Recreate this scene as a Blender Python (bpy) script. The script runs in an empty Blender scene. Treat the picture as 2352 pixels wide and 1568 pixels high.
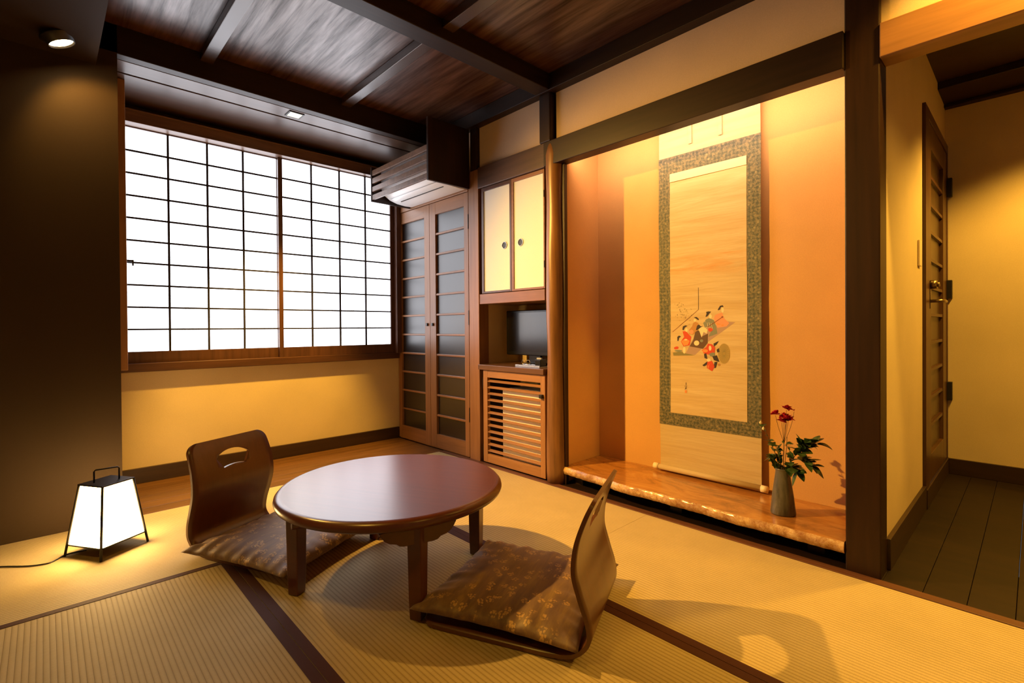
import bpy, bmesh, math, random
from mathutils import Vector, Matrix
random.seed(11)
C = bpy.context.scene.collection
scene = bpy.context.scene
PI = math.pi

# ------------------------------------------------------------------ camera
cam_d = bpy.data.cameras.new('camera'); cam = bpy.data.objects.new('camera', cam_d); C.objects.link(cam)
cam_d.sensor_width = 36.0; cam_d.lens = 17.4315; cam_d.shift_x = 0.0; cam_d.shift_y = -0.010243
cam_d.clip_start = 0.02
_r = Vector((0.72640895, -0.68722549, -0.00715302)); _d = Vector((-0.0099889, -0.00015041, -0.9999501)); _f = Vector((0.68719012, 0.72644415, -0.00697388))
M = Matrix((_r, -_d, -_f)).transposed().to_4x4(); M.translation = Vector((0, 0, 0.9))
cam.matrix_world = M
scene.camera = cam

# ------------------------------------------------------------------ world, colour, light
scene.view_settings.view_transform = 'Standard'; scene.view_settings.look = 'None'
scene.view_settings.exposure = 0.0; scene.view_settings.gamma = 1.0; scene.view_settings.use_curve_mapping = False
w = bpy.data.worlds.new('world'); scene.world = w; w.use_nodes = True
w.node_tree.nodes['Background'].inputs[0].default_value = (0.6, 0.75, 1.0, 1); w.node_tree.nodes['Background'].inputs[1].default_value = 0.6
try:
    scene.cycles.use_denoising = True; scene.cycles.max_bounces = 10; scene.cycles.diffuse_bounces = 6; scene.cycles.glossy_bounces = 5
    scene.cycles.caustics_reflective = False; scene.cycles.caustics_refractive = False; scene.cycles.sample_clamp_indirect = 6.0
except Exception:
    pass
WARM = (1.0, 0.53, 0.09)
WARM2 = (1.0, 0.55, 0.07)
WARM3 = (1.0, 0.64, 0.40)
P_KEY, P_SOFFIT, P_HALL, P_LINTEL, P_TOKO, P_ROOM_FILL, P_CUP = 880.0, 440.0, 165.0, 115.0, 8.5, 20.0, 11.0
E_PAPER, E_ANDON = 4.3, 31.0

def lamp(name, kind, loc, power, color, target=None, size=0.03, spot=None, blend=0.5, size_y=None):
    d = bpy.data.lights.new(name, kind); d.energy = power; d.color = color
    o = bpy.data.objects.new(name, d); C.objects.link(o); o.location = loc
    if kind == 'AREA':
        d.size = size
        if size_y: d.shape = 'RECTANGLE'; d.size_y = size_y
    else:
        d.shadow_soft_size = size
    if spot: d.spot_size = math.radians(spot); d.spot_blend = blend
    if target is not None:
        o.rotation_euler = (Vector(target) - Vector(loc)).to_track_quat('-Z', 'Y').to_euler()
    return o
lamp('key_spot_light', 'SPOT', (0.055, 2.80, 2.092), P_KEY, WARM, (2.40, 1.05, 0.45), 0.028, 74, 1.0)
lamp('spot_spill_light', 'SPOT', (0.056, 2.802, 2.078), P_CUP, WARM, (0.52, 3.20, 1.25), 0.02, 108, 0.6)
lamp('soffit_light', 'SPOT', (1.13, 3.11, 2.196), P_SOFFIT, WARM2, (1.08, 3.43, 0.0), 0.02, 56, 0.7)
lamp('hall_light', 'SPOT', (3.35, -0.25, 2.235), P_HALL, WARM2, (3.35, -0.25, 0), 0.05, 120, 0.5)
lamp('hall_light', 'SPOT', (2.55, -0.45, 2.235), P_HALL * .38, WARM2, (2.5, -0.45, 0), 0.05, 120, 0.6)
lamp('lintel_light', 'SPOT', (1.97, -0.12, 2.325), P_LINTEL, WARM2, (2.14, 0.02, 1.86), 0.03, 84, 0.5)
lamp('alcove_light', 'AREA', (2.232, 1.165, 1.915), P_TOKO, WARM3, (2.52, 1.165, 1.90), 1.32, size_y=0.03)
lamp('room_fill_light', 'SPOT', (0.9, -0.45, 2.30), P_ROOM_FILL * .5, WARM2, (1.0, -0.3, 0), 0.05, 140, 0.6)  # unseen lamp added behind the viewer to fill the room
lamp('room_fill_light', 'SPOT', (-0.30, 1.00, 2.30), P_ROOM_FILL * 2.0, WARM2, (0.15, 1.25, 0), 0.05, 84, 0.9)  # unseen lamp added to brighten the mats on the left

# ------------------------------------------------------------------ materials
def nt(name):
    m = bpy.data.materials.new(name); m.use_nodes = True
    return m, m.node_tree, m.node_tree.nodes['Principled BSDF']
def mat(name, col, rough=0.5, metal=0.0, spec=0.5, emit=None, es=0.0, coat=0.0):
    m, t, b = nt(name)
    b.inputs['Base Color'].default_value = (*col, 1); b.inputs['Roughness'].default_value = rough
    b.inputs['Metallic'].default_value = metal; b.inputs['Specular IOR Level'].default_value = spec
    b.inputs['Coat Weight'].default_value = coat
    if emit: b.inputs['Emission Color'].default_value = (*emit, 1); b.inputs['Emission Strength'].default_value = es
    return m
def mapping(t, scale, rot=(0, 0, 0), coord='Object'):
    tc = t.nodes.new('ShaderNodeTexCoord'); mp = t.nodes.new('ShaderNodeMapping')
    mp.inputs['Scale'].default_value = scale; mp.inputs['Rotation'].default_value = rot
    t.links.new(tc.outputs[coord], mp.inputs[0]); return mp
def noise(t, mp, scale, detail=5, rough=0.6, dist=0.0):
    n = t.nodes.new('ShaderNodeTexNoise'); n.inputs['Scale'].default_value = scale; n.inputs['Detail'].default_value = detail
    n.inputs['Roughness'].default_value = rough; n.inputs['Distortion'].default_value = dist
    t.links.new(mp.outputs[0], n.inputs['Vector']); return n
def ramp(t, src, stops):
    r = t.nodes.new('ShaderNodeValToRGB'); e = r.color_ramp.elements
    while len(e) < len(stops): e.new(0.5)
    for i, (p, c) in enumerate(stops): e[i].position = p; e[i].color = (*c, 1)
    t.links.new(src, r.inputs[0]); return r
def mixc(t, a, b, fac, mode='MIX'):
    n = t.nodes.new('ShaderNodeMix'); n.data_type = 'RGBA'; n.blend_type = mode
    if isinstance(fac, float): n.inputs[0].default_value = fac
    else: t.links.new(fac, n.inputs[0])
    for k, s in ((6, a), (7, b)):
        if isinstance(s, tuple): n.inputs[k].default_value = (*s, 1)
        else: t.links.new(s, n.inputs[k])
    return n.outputs[2]
def bump(t, b, src, strength, dist=0.002):
    n = t.nodes.new('ShaderNodeBump'); n.inputs['Strength'].default_value = strength; n.inputs['Distance'].default_value = dist
    t.links.new(src, n.inputs['Height']); t.links.new(n.outputs[0], b.inputs['Normal'])
def sc(c, k): return tuple(min(1, v * k) for v in c)
def wood(name, col, axis=0, rough=0.4, spec=0.5, contrast=0.35, fine=40.0, blotch=0.3, coat=0.0, bumps=0.08, coat_r=0.1, specmod=False):
    """grain running along axis 0=x 1=y 2=z"""
    m, t, b = nt(name)
    s = [1.0, 1.0, 1.0]; s[axis] = 0.06
    mp = mapping(t, s); n = noise(t, mp, fine, 6, 0.65, 0.4)
    r = ramp(t, n.outputs[0], [(0.28, sc(col, 1 - contrast)), (0.5, col), (0.74, sc(col, 1 + contrast))])
    s2 = [1.0, 1.0, 1.0]; s2[axis] = 0.18
    mp2 = mapping(t, s2); n2 = noise(t, mp2, 7.0, 4, 0.6, 0.6)
    r2 = ramp(t, n2.outputs[0], [(0.3, (1 - blotch,) * 3), (0.7, (1 + blotch * .0, ) * 3)])
    t.links.new(mixc(t, r.outputs[0], r2.outputs[0], 1.0, 'MULTIPLY'), b.inputs['Base Color'])
    b.inputs['Roughness'].default_value = rough; b.inputs['Specular IOR Level'].default_value = spec
    b.inputs['Coat Weight'].default_value = coat; b.inputs['Coat Roughness'].default_value = coat_r
    if specmod:
        mr = t.nodes.new('ShaderNodeMapRange'); mr.inputs[1].default_value = 0.32; mr.inputs[2].default_value = 0.62; mr.inputs[3].default_value = 0.45; mr.inputs[4].default_value = spec * 1.7
        t.links.new(n.outputs[0], mr.inputs[0])
        mr2 = t.nodes.new('ShaderNodeMapRange'); mr2.inputs[1].default_value = 0.38; mr2.inputs[2].default_value = 0.62; mr2.inputs[3].default_value = 0.45; mr2.inputs[4].default_value = 1.0
        t.links.new(n2.outputs[0], mr2.inputs[0])
        mm = t.nodes.new('ShaderNodeMath'); mm.operation = 'MULTIPLY'; t.links.new(mr.outputs[0], mm.inputs[0]); t.links.new(mr2.outputs[0], mm.inputs[1])
        t.links.new(mm.outputs[0], b.inputs['Specular IOR Level'])
    bump(t, b, n.outputs[0], bumps, 0.001)
    return m
def plaster(name, col, rough=0.85, var=0.06, bs=0.25, grain=260):
    m, t, b = nt(name)
    mp = mapping(t, (1, 1, 1)); n = noise(t, mp, grain, 3, 0.6)
    n2 = noise(t, mp, 3.0, 3, 0.5)
    r = ramp(t, n2.outputs[0], [(0.3, sc(col, 1 - var)), (0.7, sc(col, 1 + var))])
    r2 = ramp(t, n.outputs[0], [(0.35, (0.93,) * 3), (0.65, (1,) * 3)])
    t.links.new(mixc(t, r.outputs[0], r2.outputs[0], 1.0, 'MULTIPLY'), b.inputs['Base Color'])
    b.inputs['Roughness'].default_value = rough; b.inputs['Specular IOR Level'].default_value = 0.2
    bump(t, b, n.outputs[0], bs, 0.001)
    return m
def tatami(name, across):
    """ribs run perpendicular to `across` (0: ribs along y, 1: ribs along x)"""
    m, t, b = nt(name)
    tc = t.nodes.new('ShaderNodeTexCoord'); sx = t.nodes.new('ShaderNodeSeparateXYZ'); t.links.new(tc.outputs['Object'], sx.inputs[0])
    k = t.nodes.new('ShaderNodeMath'); k.operation = 'MULTIPLY'; k.inputs[1].default_value = PI / 0.0138
    t.links.new(sx.outputs[across], k.inputs[0])
    s = t.nodes.new('ShaderNodeMath'); s.operation = 'SINE'; t.links.new(k.outputs[0], s.inputs[0])
    a = t.nodes.new('ShaderNodeMath'); a.operation = 'ABSOLUTE'; t.links.new(s.outputs[0], a.inputs[0])
    p = t.nodes.new('ShaderNodeMath'); p.operation = 'POWER'; p.inputs[1].default_value = 0.55; t.links.new(a.outputs[0], p.inputs[0])
    sc1 = (1, 14, 1) if across == 0 else (14, 1, 1)
    mp = mapping(t, sc1); n = noise(t, mp, 45, 4, 0.7)
    mp2 = mapping(t, (1, 1, 1)); n2 = noise(t, mp2, 5, 3, 0.6)
    r = ramp(t, p.outputs[0], [(0.0, (0.22, 0.15, 0.065)), (0.45, (0.50, 0.385, 0.20)), (1.0, (0.60, 0.475, 0.26))])
    r2 = ramp(t, n.outputs[0], [(0.3, (0.86, 0.85, 0.82)), (0.7, (1, 1, 1))])
    r3 = ramp(t, n2.outputs[0], [(0.3, (0.90, 0.90, 0.88)), (0.7, (1, 1, 1))])
    c = mixc(t, r.outputs[0], r2.outputs[0], 1.0, 'MULTIPLY'); c = mixc(t, c, r3.outputs[0], 1.0, 'MULTIPLY')
    t.links.new(c, b.inputs['Base Color']); b.inputs['Roughness'].default_value = 0.65; b.inputs['Specular IOR Level'].default_value = 0.12
    bump(t, b, p.outputs[0], 0.5, 0.0012)
    return m

DARK = (0.024, 0.010, 0.005)
m_beam_x = wood('dark_beam_wood_x', DARK, 0, 0.42, 0.3); m_beam_y = wood('dark_beam_wood_y', DARK, 1, 0.42, 0.3); m_post = wood('dark_post_wood', (0.028, 0.0105, 0.0045), 2, 0.42, 0.3)
m_ceil = wood('ceiling_boards', (0.100, 0.040, 0.019), 1, 0.30, 1.0, 0.75, 30, 0.55, bumps=0.30, specmod=True)
m_soffit = wood('soffit_boards', (0.085, 0.045, 0.028), 0, 0.32, 0.6, 0.25, 30, 0.2)
m_batten = wood('batten_wood', (0.055, 0.027, 0.016), 1, 0.27, 0.8, 0.15, 20, 0.1, bumps=0.0)
m_frame_x = wood('window_frame_wood_x', (0.085, 0.034, 0.019), 0, 0.35); m_frame_z = wood('window_frame_wood_z', (0.085, 0.034, 0.019), 2, 0.35)
m_kamoi = wood('head_rail_wood', (0.17, 0.085, 0.045), 0, 0.4)
m_kumiko = mat('lattice_wood', (0.018, 0.013, 0.014), 0.7, spec=0.2)
m_closet_y = wood('closet_wood_y', (0.30, 0.135, 0.055), 1, 0.38, contrast=0.22, blotch=0.2); m_closet_z = wood('closet_wood_z', (0.30, 0.135, 0.055), 2, 0.38, contrast=0.22, blotch=0.2)
m_rail_y = wood('cupboard_rail_wood', (0.24, 0.10, 0.045), 1, 0.4, contrast=0.2)
m_shelf = wood('shelf_wood', (0.13, 0.060, 0.032), 1, 0.3, contrast=0.25)
m_louv_y = wood('louver_wood_y', (0.36, 0.17, 0.065), 1, 0.42, contrast=0.2, blotch=0.15); m_louv_z = wood('louver_wood_z', (0.36, 0.17, 0.065), 2, 0.42, contrast=0.2, blotch=0.15)
m_log = wood('alcove_post_wood', (0.26, 0.12, 0.045), 2, 0.35, contrast=0.4, blotch=0.45, fine=30)
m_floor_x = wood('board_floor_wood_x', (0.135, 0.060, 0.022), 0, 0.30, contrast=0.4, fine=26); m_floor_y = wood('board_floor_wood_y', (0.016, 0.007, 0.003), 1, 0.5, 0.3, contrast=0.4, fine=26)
m_sill = wood('floor_sill_wood', (0.14, 0.055, 0.028), 1, 0.4); m_base_x = wood('baseboard_wood_x', (0.040, 0.018, 0.010), 0, 0.4); m_base_y = wood('baseboard_wood_y', (0.040, 0.018, 0.010), 1, 0.4)
m_wall = plaster('cream_wallpaper', (0.66, 0.52, 0.32)); m_wall_up = plaster('pale_plaster', (0.62, 0.46, 0.32))
m_panel = plaster('dark_wall_panel', (0.036, 0.020, 0.008), 0.7, 0.04, 0.1, 160)
m_clay = plaster('ochre_clay', (0.64, 0.37, 0.15), 0.9)
m_tat_y = tatami('tatami_weave_long', 0); m_tat_x = tatami('tatami_weave_cross', 1)
m_border = plaster('tatami_border_cloth', (0.072, 0.022, 0.016), 0.7, 0.05, 0.4, 600)
m_black = mat('black_metal', (0.012, 0.010, 0.009), 0.4); m_blackp = mat('black_plastic', (0.006, 0.006, 0.007), 0.25)
m_brass = mat('brushed_brass', (0.30, 0.22, 0.12), 0.3, 1.0)
m_white = mat('white_plastic', (0.80, 0.80, 0.80), 0.35); m_cream = mat('cream_plastic', (0.72, 0.60, 0.42), 0.4)
m_table = wood('red_lacquered_wood', (0.10, 0.023, 0.008), 1, 0.3, 0.6, 0.16, 50, 0.08, coat=0.38, bumps=0.10, coat_r=0.24)
m_ply = wood('bent_plywood', (0.125, 0.043, 0.013), 2, 0.30, 0.55, 0.15, 40, 0.15, coat=0.2, bumps=0.03, coat_r=0.2)
m_fus = plaster('cupboard_paper', (0.74, 0.76, 0.78), 0.7, 0.02, 0.1)
m_paper = mat('shoji_paper', (0.35, 0.36, 0.38), 0.9, emit=(0.92, 0.93, 1.0), es=E_PAPER)
m_apaper = mat('lantern_paper', (0.9, 0.8, 0.6), 0.9, emit=(1.0, 0.62, 0.22), es=E_ANDON)
m_glow = mat('lamp_lens', (1, .9, .7), 0.4, emit=(1.0, 0.78, 0.45), es=6.0)
m_bulb = mat('bright_lamp_lens', (1, .9, .7), 0.4, emit=(1.0, 0.72, 0.36), es=80.0)
m_dglass = mat('smoked_glass', (0.012, 0.008, 0.006), 0.33, spec=1.0)
m_screen = mat('tv_screen', (0.004, 0.004, 0.006), 0.18, spec=0.8)

def slab_material():
    m, t, b = nt('figured_slab_wood')
    mp = mapping(t, (1, 0.35, 1)); n = noise(t, mp, 9, 8, 0.7, 1.6)
    r = ramp(t, n.outputs[0], [(0.25, (0.13, 0.045, 0.012)), (0.5, (0.42, 0.18, 0.045)), (0.75, (0.60, 0.30, 0.08))])
    t.links.new(r.outputs[0], b.inputs['Base Color']); b.inputs['Roughness'].default_value = 0.18
    b.inputs['Coat Weight'].default_value = 0.5; b.inputs['Coat Roughness'].default_value = 0.08
    return m
m_slab = slab_material()
def edge_material():
    m, t, b = nt('live_edge_wood')
    mp = mapping(t, (1, 1, 1)); n = noise(t, mp, 60, 6, 0.75, 0.5); n2 = noise(t, mp, 9, 3, 0.5)
    r = ramp(t, n.outputs[0], [(0.3, (0.40, 0.17, 0.045)), (0.5, (0.68, 0.42, 0.18)), (0.7, (0.85, 0.68, 0.42))])
    r2 = ramp(t, n2.outputs[0], [(0.35, (0.5, 0.35, 0.2)), (0.55, (1, 1, 1))])
    t.links.new(mixc(t, r.outputs[0], r2.outputs[0], 1.0, 'MULTIPLY'), b.inputs['Base Color'])
    b.inputs['Roughness'].default_value = 0.25; b.inputs['Coat Weight'].default_value = 0.6; b.inputs['Coat Roughness'].default_value = 0.15
    bump(t, b, n.outputs[0], 1.0, 0.006)
    return m
m_edge = edge_material()
def brocade():
    m, t, b = nt('green_brocade')
    mp = mapping(t, (1, 1, 1), (PI / 4, 0, 0)); ch = t.nodes.new('ShaderNodeTexChecker'); ch.inputs['Scale'].default_value = 75
    t.links.new(mp.outputs[0], ch.inputs['Vector']); ch.inputs['Color1'].default_value = (0.115, 0.11, 0.065, 1); ch.inputs['Color2'].default_value = (0.055, 0.065, 0.042, 1)
    mp2 = mapping(t, (1, 1, 1)); n = noise(t, mp2, 90, 2, 0.5)
    r = ramp(t, n.outputs[0], [(0.48, (0, 0, 0)), (0.62, (1, 1, 1))])
    v = t.nodes.new('ShaderNodeTexVoronoi'); v.inputs['Scale'].default_value = 38; t.links.new(mp.outputs[0], v.inputs['Vector'])
    r3 = ramp(t, v.outputs['Distance'], [(0.12, (1, 1, 1)), (0.3, (0, 0, 0))])
    c = mixc(t, ch.outputs[0], (0.26, 0.22, 0.11), r3.outputs[0])
    t.links.new(mixc(t, c, (0.19, 0.155, 0.08), r.outputs[0]), b.inputs['Base Color'])
    b.inputs['Roughness'].default_value = 0.6; bump(t, b, v.outputs['Distance'], 0.3, 0.001)
    return m
m_broc = brocade()
def silk(name, col, wav=0.10):
    m, t, b = nt(name)
    mp = mapping(t, (1, 0.6, 6)); n = noise(t, mp, 3.2, 4, 0.6, 0.3)
    r = ramp(t, n.outputs[0], [(0.3, (col[0] * (1 - wav), col[1] * (1 - wav * 1.6), col[2] * (1 - wav * 2.4))), (0.68, col)])
    t.links.new(r.outputs[0], b.inputs['Base Color']); b.inputs['Roughness'].default_value = 0.6; b.inputs['Specular IOR Level'].default_value = 0.3
    bump(t, b, n.outputs[0], 0.5, 0.01)
    return m
def painting_silk():
    m = silk('painted_silk', (0.64, 0.51, 0.29), 0.16); t = m.node_tree; b = t.nodes['Principled BSDF']
    src = b.inputs['Base Color'].links[0].from_socket
    tc = t.nodes.new('ShaderNodeTexCoord'); sx = t.nodes.new('ShaderNodeSeparateXYZ'); t.links.new(tc.outputs['Object'], sx.inputs[0])
    r = ramp(t, sx.outputs[2], [(0.90, (0, 0, 0)), (0.945, (0.9, 0.9, 0.9)), (0.97, (0.5, 0.5, 0.5)), (1.0, (0.8, 0.8, 0.8)), (1.0, (0, 0, 0))])
    mul = t.nodes.new('ShaderNodeMath'); mul.operation = 'MULTIPLY'; mul.inputs[1].default_value = 0.86; t.links.new(sx.outputs[2], mul.inputs[0]); t.links.new(mul.outputs[0], r.inputs[0])
    mp = mapping(t, (1, 1.2, 5)); n = noise(t, mp, 3.5, 4, 0.6, 0.5); rn = ramp(t, n.outputs[0], [(0.40, (0, 0, 0)), (0.60, (1, 1, 1))])
    f = mixc(t, r.outputs[0], rn.outputs[0], 1.0, 'MULTIPLY')
    t.links.new(mixc(t, src, (0.62, 0.30, 0.09), f), b.inputs['Base Color']); return m
m_silk = silk('aged_silk', (0.64, 0.51, 0.29), 0.16); m_cream_silk = silk('cream_silk', (0.58, 0.47, 0.28), 0.10)
def cushion_mat():
    m, t, b = nt('cushion_brocade')
    mp = mapping(t, (1, 0.16, 1), (0, 0, 0.35)); n = noise(t, mp, 34, 4, 0.65, 0.3)
    r = ramp(t, n.outputs[0], [(0.35, (0.13, 0.072, 0.053)), (0.55, (0.19, 0.11, 0.055)), (0.75, (0.30, 0.19, 0.06))])
    mp2 = mapping(t, (1, 1, 1))
    def vor(scale, rnd_):
        v = t.nodes.new('ShaderNodeTexVoronoi'); v.voronoi_dimensions = '2D'; v.inputs['Scale'].default_value = scale; v.inputs['Randomness'].default_value = rnd_
        t.links.new(mp2.outputs[0], v.inputs['Vector']); return v
    petals = ramp(t, vor(118, 0.85).outputs['Distance'], [(0.36, (1, 1, 1)), (0.50, (0, 0, 0))])
    v = vor(24, 0.9); n3 = noise(t, mp2, 70, 2, 0.5)
    ad = t.nodes.new('ShaderNodeMath'); ad.operation = 'MULTIPLY_ADD'; ad.inputs[1].default_value = 0.5; ad.inputs[2].default_value = -0.25
    t.links.new(n3.outputs[0], ad.inputs[0]); sm = t.nodes.new('ShaderNodeMath'); sm.operation = 'ADD'; t.links.new(v.outputs['Distance'], sm.inputs[0]); t.links.new(ad.outputs[0], sm.inputs[1])
    r3 = ramp(t, sm.outputs[0], [(0.26, (1, 1, 1)), (0.33, (0, 0, 0))])
    n4 = noise(t, mp2, 9, 2, 0.5); r4 = ramp(t, n4.outputs[0], [(0.42, (0, 0, 0)), (0.50, (0.85, 0.85, 0.85))])
    f = mixc(t, mixc(t, petals.outputs[0], r3.outputs[0], 1.0, 'MULTIPLY'), r4.outputs[0], 1.0, 'MULTIPLY')
    t.links.new(mixc(t, r.outputs[0], (0.50, 0.30, 0.10), f), b.inputs['Base Color'])
    b.inputs['Roughness'].default_value = 0.55; b.inputs['Sheen Weight'].default_value = 0.25; b.inputs['Sheen Tint'].default_value = (0.9, 0.8, 0.9, 1)
    return m
m_cush = cushion_mat()
def vase_mat():
    m, t, b = nt('grey_stoneware')
    mp = mapping(t, (1, 1, 0.25)); n = noise(t, mp, 40, 5, 0.6, 0.5)
    r = ramp(t, n.outputs[0], [(0.3, (0.045, 0.045, 0.038)), (0.6, (0.13, 0.12, 0.10)), (0.8, (0.26, 0.22, 0.17))])
    t.links.new(r.outputs[0], b.inputs['Base Color']); b.inputs['Roughness'].default_value = 0.35; bump(t, b, n.outputs[0], 0.4, 0.002)
    return m
m_vase = vase_mat()
def leaf_mat(name, c1, c2):
    m, t, b = nt(name)
    mp = mapping(t, (1, 1, 1)); n = noise(t, mp, 30, 2, 0.5)
    r = ramp(t, n.outputs[0], [(0.4, c1), (0.62, c2)])
    t.links.new(r.outputs[0], b.inputs['Base Color']); b.inputs['Roughness'].default_value = 0.35
    return m
m_leaf = leaf_mat('leaf_green', (0.018, 0.045, 0.012), (0.07, 0.12, 0.03)); m_stem = mat('stem_brown', (0.10, 0.06, 0.02), 0.6)
m_red = mat('petal_red', (0.42, 0.006, 0.03), 0.6); m_bud = mat('bud_cream', (0.75, 0.68, 0.40), 0.6)
PAINT = {k: mat('paint_' + k, c, 0.7) for k, c in dict(mauve=(0.40, 0.27, 0.22), moss=(0.22, 0.20, 0.08), ink=(0.03, 0.018, 0.015), brown=(0.22, 0.07, 0.02), rose=(0.72, 0.30, 0.16),
    orange=(0.80, 0.27, 0.07), cream=(0.85, 0.66, 0.42), slate=(0.20, 0.22, 0.17), gold=(0.45, 0.22, 0.06), umber=(0.11, 0.055, 0.025), red=(0.58, 0.06, 0.015), straw=(0.38, 0.27, 0.08)).items()}

m_paintsilk = painting_silk()
# ------------------------------------------------------------------ mesh helpers
ORG = {}
class MB:
    def __init__(s): s.v = []; s.f = []; s.m = []; s.sm = []
    def add(s, vs, fs, m=0, smooth=False):
        o = len(s.v); s.v += [tuple(v) for v in vs]; s.f += [tuple(o + i for i in f) for f in fs]; s.m += [m] * len(fs); s.sm += [smooth] * len(fs); return s
    def box(s, x0, x1, y0, y1, z0, z1, m=0, mtx=None):
        vs = [(x, y, z) for x in (x0, x1) for y in (y0, y1) for z in (z0, z1)]
        if mtx is not None: vs = [tuple(mtx @ Vector(v)) for v in vs]
        return s.add(vs, [(0, 1, 3, 2), (4, 6, 7, 5), (0, 4, 5, 1), (2, 3, 7, 6), (0, 2, 6, 4), (1, 5, 7, 3)], m)
    def prism(s, poly, fn, a, b, m=0, smooth=False):
        """poly 2d points, fn(u, v, w) -> xyz, extruded w from a to b"""
        n = len(poly); vs = [fn(u, v, a) for u, v in poly] + [fn(u, v, b) for u, v in poly]
        fs = [tuple(range(n))[::-1], tuple(range(n, 2 * n))]; s.add(vs, fs, m)
        o = len(s.v) - 2 * n
        s.f += [(o + i, o + (i + 1) % n, o + n + (i + 1) % n, o + n + i) for i in range(n)]; s.m += [m] * n; s.sm += [smooth] * n; return s
    def tube(s, pts, r, n=8, m=0, cap=True):
        pts = [Vector(p) for p in pts]; rs = r if isinstance(r, (list, tuple)) else [r] * len(pts)
        up = Vector((0, 0, 1)); vs = []; prev = None
        for i, p in enumerate(pts):
            d = (pts[min(i + 1, len(pts) - 1)] - pts[max(i - 1, 0)]).normalized()
            a = prev if prev is not None else (d.cross(up) if abs(d.dot(up)) < 0.95 else d.cross(Vector((1, 0, 0))))
            a = (a - d * a.dot(d)).normalized(); prev = a; b2 = d.cross(a)
            vs += [p + (a * math.cos(2 * PI * k / n) + b2 * math.sin(2 * PI * k / n)) * rs[i] for k in range(n)]
        fs = [(i * n + k, i * n + (k + 1) % n, (i + 1) * n + (k + 1) % n, (i + 1) * n + k) for i in range(len(pts) - 1) for k in range(n)]
        s.add(vs, fs, m, True)
        if cap:
            o = len(s.v) - len(vs); s.f += [tuple(o + k for k in range(n))[::-1], tuple(o + (len(pts) - 1) * n + k for k in range(n))]; s.m += [m, m]; s.sm += [False, False]
        return s
    def lathe(s, prof, c=(0, 0, 0), n=48, m=0, wob=0.0, smooth=True):
        vs = []
        for j, (r, z) in enumerate(prof):
            for k in range(n):
                a = 2 * PI * k / n; rr = r * (1 + wob * math.sin(3 * a + z * 9) * math.sin(z * 5 + 1))
                vs.append((c[0] + rr * math.cos(a), c[1] + rr * math.sin(a), c[2] + z))
        fs = [(j * n + k, j * n + (k + 1) % n, (j + 1) * n + (k + 1) % n, (j + 1) * n + k) for j in range(len(prof) - 1) for k in range(n)]
        s.add(vs, fs, m, smooth); o = len(s.v) - len(vs)
        s.f += [tuple(o + k for k in range(n))[::-1], tuple(o + (len(prof) - 1) * n + k for k in range(n))]; s.m += [m, m]; s.sm += [False, False]
        return s
    def grid(s, fn, nu, nv, m=0, smooth=True):
        vs = [fn(i / nu, j / nv) for j in range(nv + 1) for i in range(nu + 1)]
        fs = [(j * (nu + 1) + i, j * (nu + 1) + i + 1, (j + 1) * (nu + 1) + i + 1, (j + 1) * (nu + 1) + i) for j in range(nv) for i in range(nu)]
        return s.add(vs, fs, m, smooth)
    def build(s, name, mats, parent=None, loc=None, bevel=0.0, seg=2, fix=True):
        if not isinstance(mats, (list, tuple)): mats = [mats]
        if parent is not None: org = ORG.get(parent.name, Vector((0, 0, 0)))
        else: org = Vector(loc) if loc is not None else Vector((0, 0, 0))
        me = bpy.data.meshes.new(name)
        me.from_pydata([tuple(Vector(v) - org) for v in s.v], [], s.f); me.update()
        for mm in mats: me.materials.append(mm)
        for p, mi, sm in zip(me.polygons, s.m, s.sm): p.material_index = mi; p.use_smooth = sm
        if fix:
            bm = bmesh.new(); bm.from_mesh(me); bmesh.ops.recalc_face_normals(bm, faces=bm.faces); bm.to_mesh(me); bm.free()
        o = bpy.data.objects.new(name, me); C.objects.link(o)
        if parent is not None: o.parent = parent; ORG[o.name] = org
        else: o.location = org; ORG[o.name] = org
        if bevel:
            bv = o.modifiers.new('edge', 'BEVEL'); bv.width = bevel; bv.segments = seg; bv.limit_method = 'ANGLE'; bv.angle_limit = math.radians(40)
        return o
def tag(o, label=None, cat=None, group=None, kind=None):
    if label: o['label'] = label
    if cat: o['category'] = cat
    if group: o['group'] = group
    if kind: o['kind'] = kind
    return o
def root(name, loc, label, cat, rz=0.0, group=None, local=False, kind=None):
    o = bpy.data.objects.new(name, None); C.objects.link(o); o.location = loc; o.rotation_euler = (0, 0, rz); o.empty_display_size = 0.05
    ORG[o.name] = Vector((0, 0, 0)) if local else Vector(loc)
    return tag(o, label, cat, group, kind)
def box(name, b, m, parent=None, bevel=0.0, loc=None, mtx=None):
    if loc is None and parent is None: loc = ((b[0] + b[1]) / 2, (b[2] + b[3]) / 2, b[4])
    return MB().box(*b, mtx=mtx).build(name, m, parent, loc, bevel)
def struct(name, b, m, label=None, bevel=0.0, loc=None):
    o = box(name, b, m, None, bevel, loc or (0, 0, 0)); tag(o, label, None, None, 'structure'); return o
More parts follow.
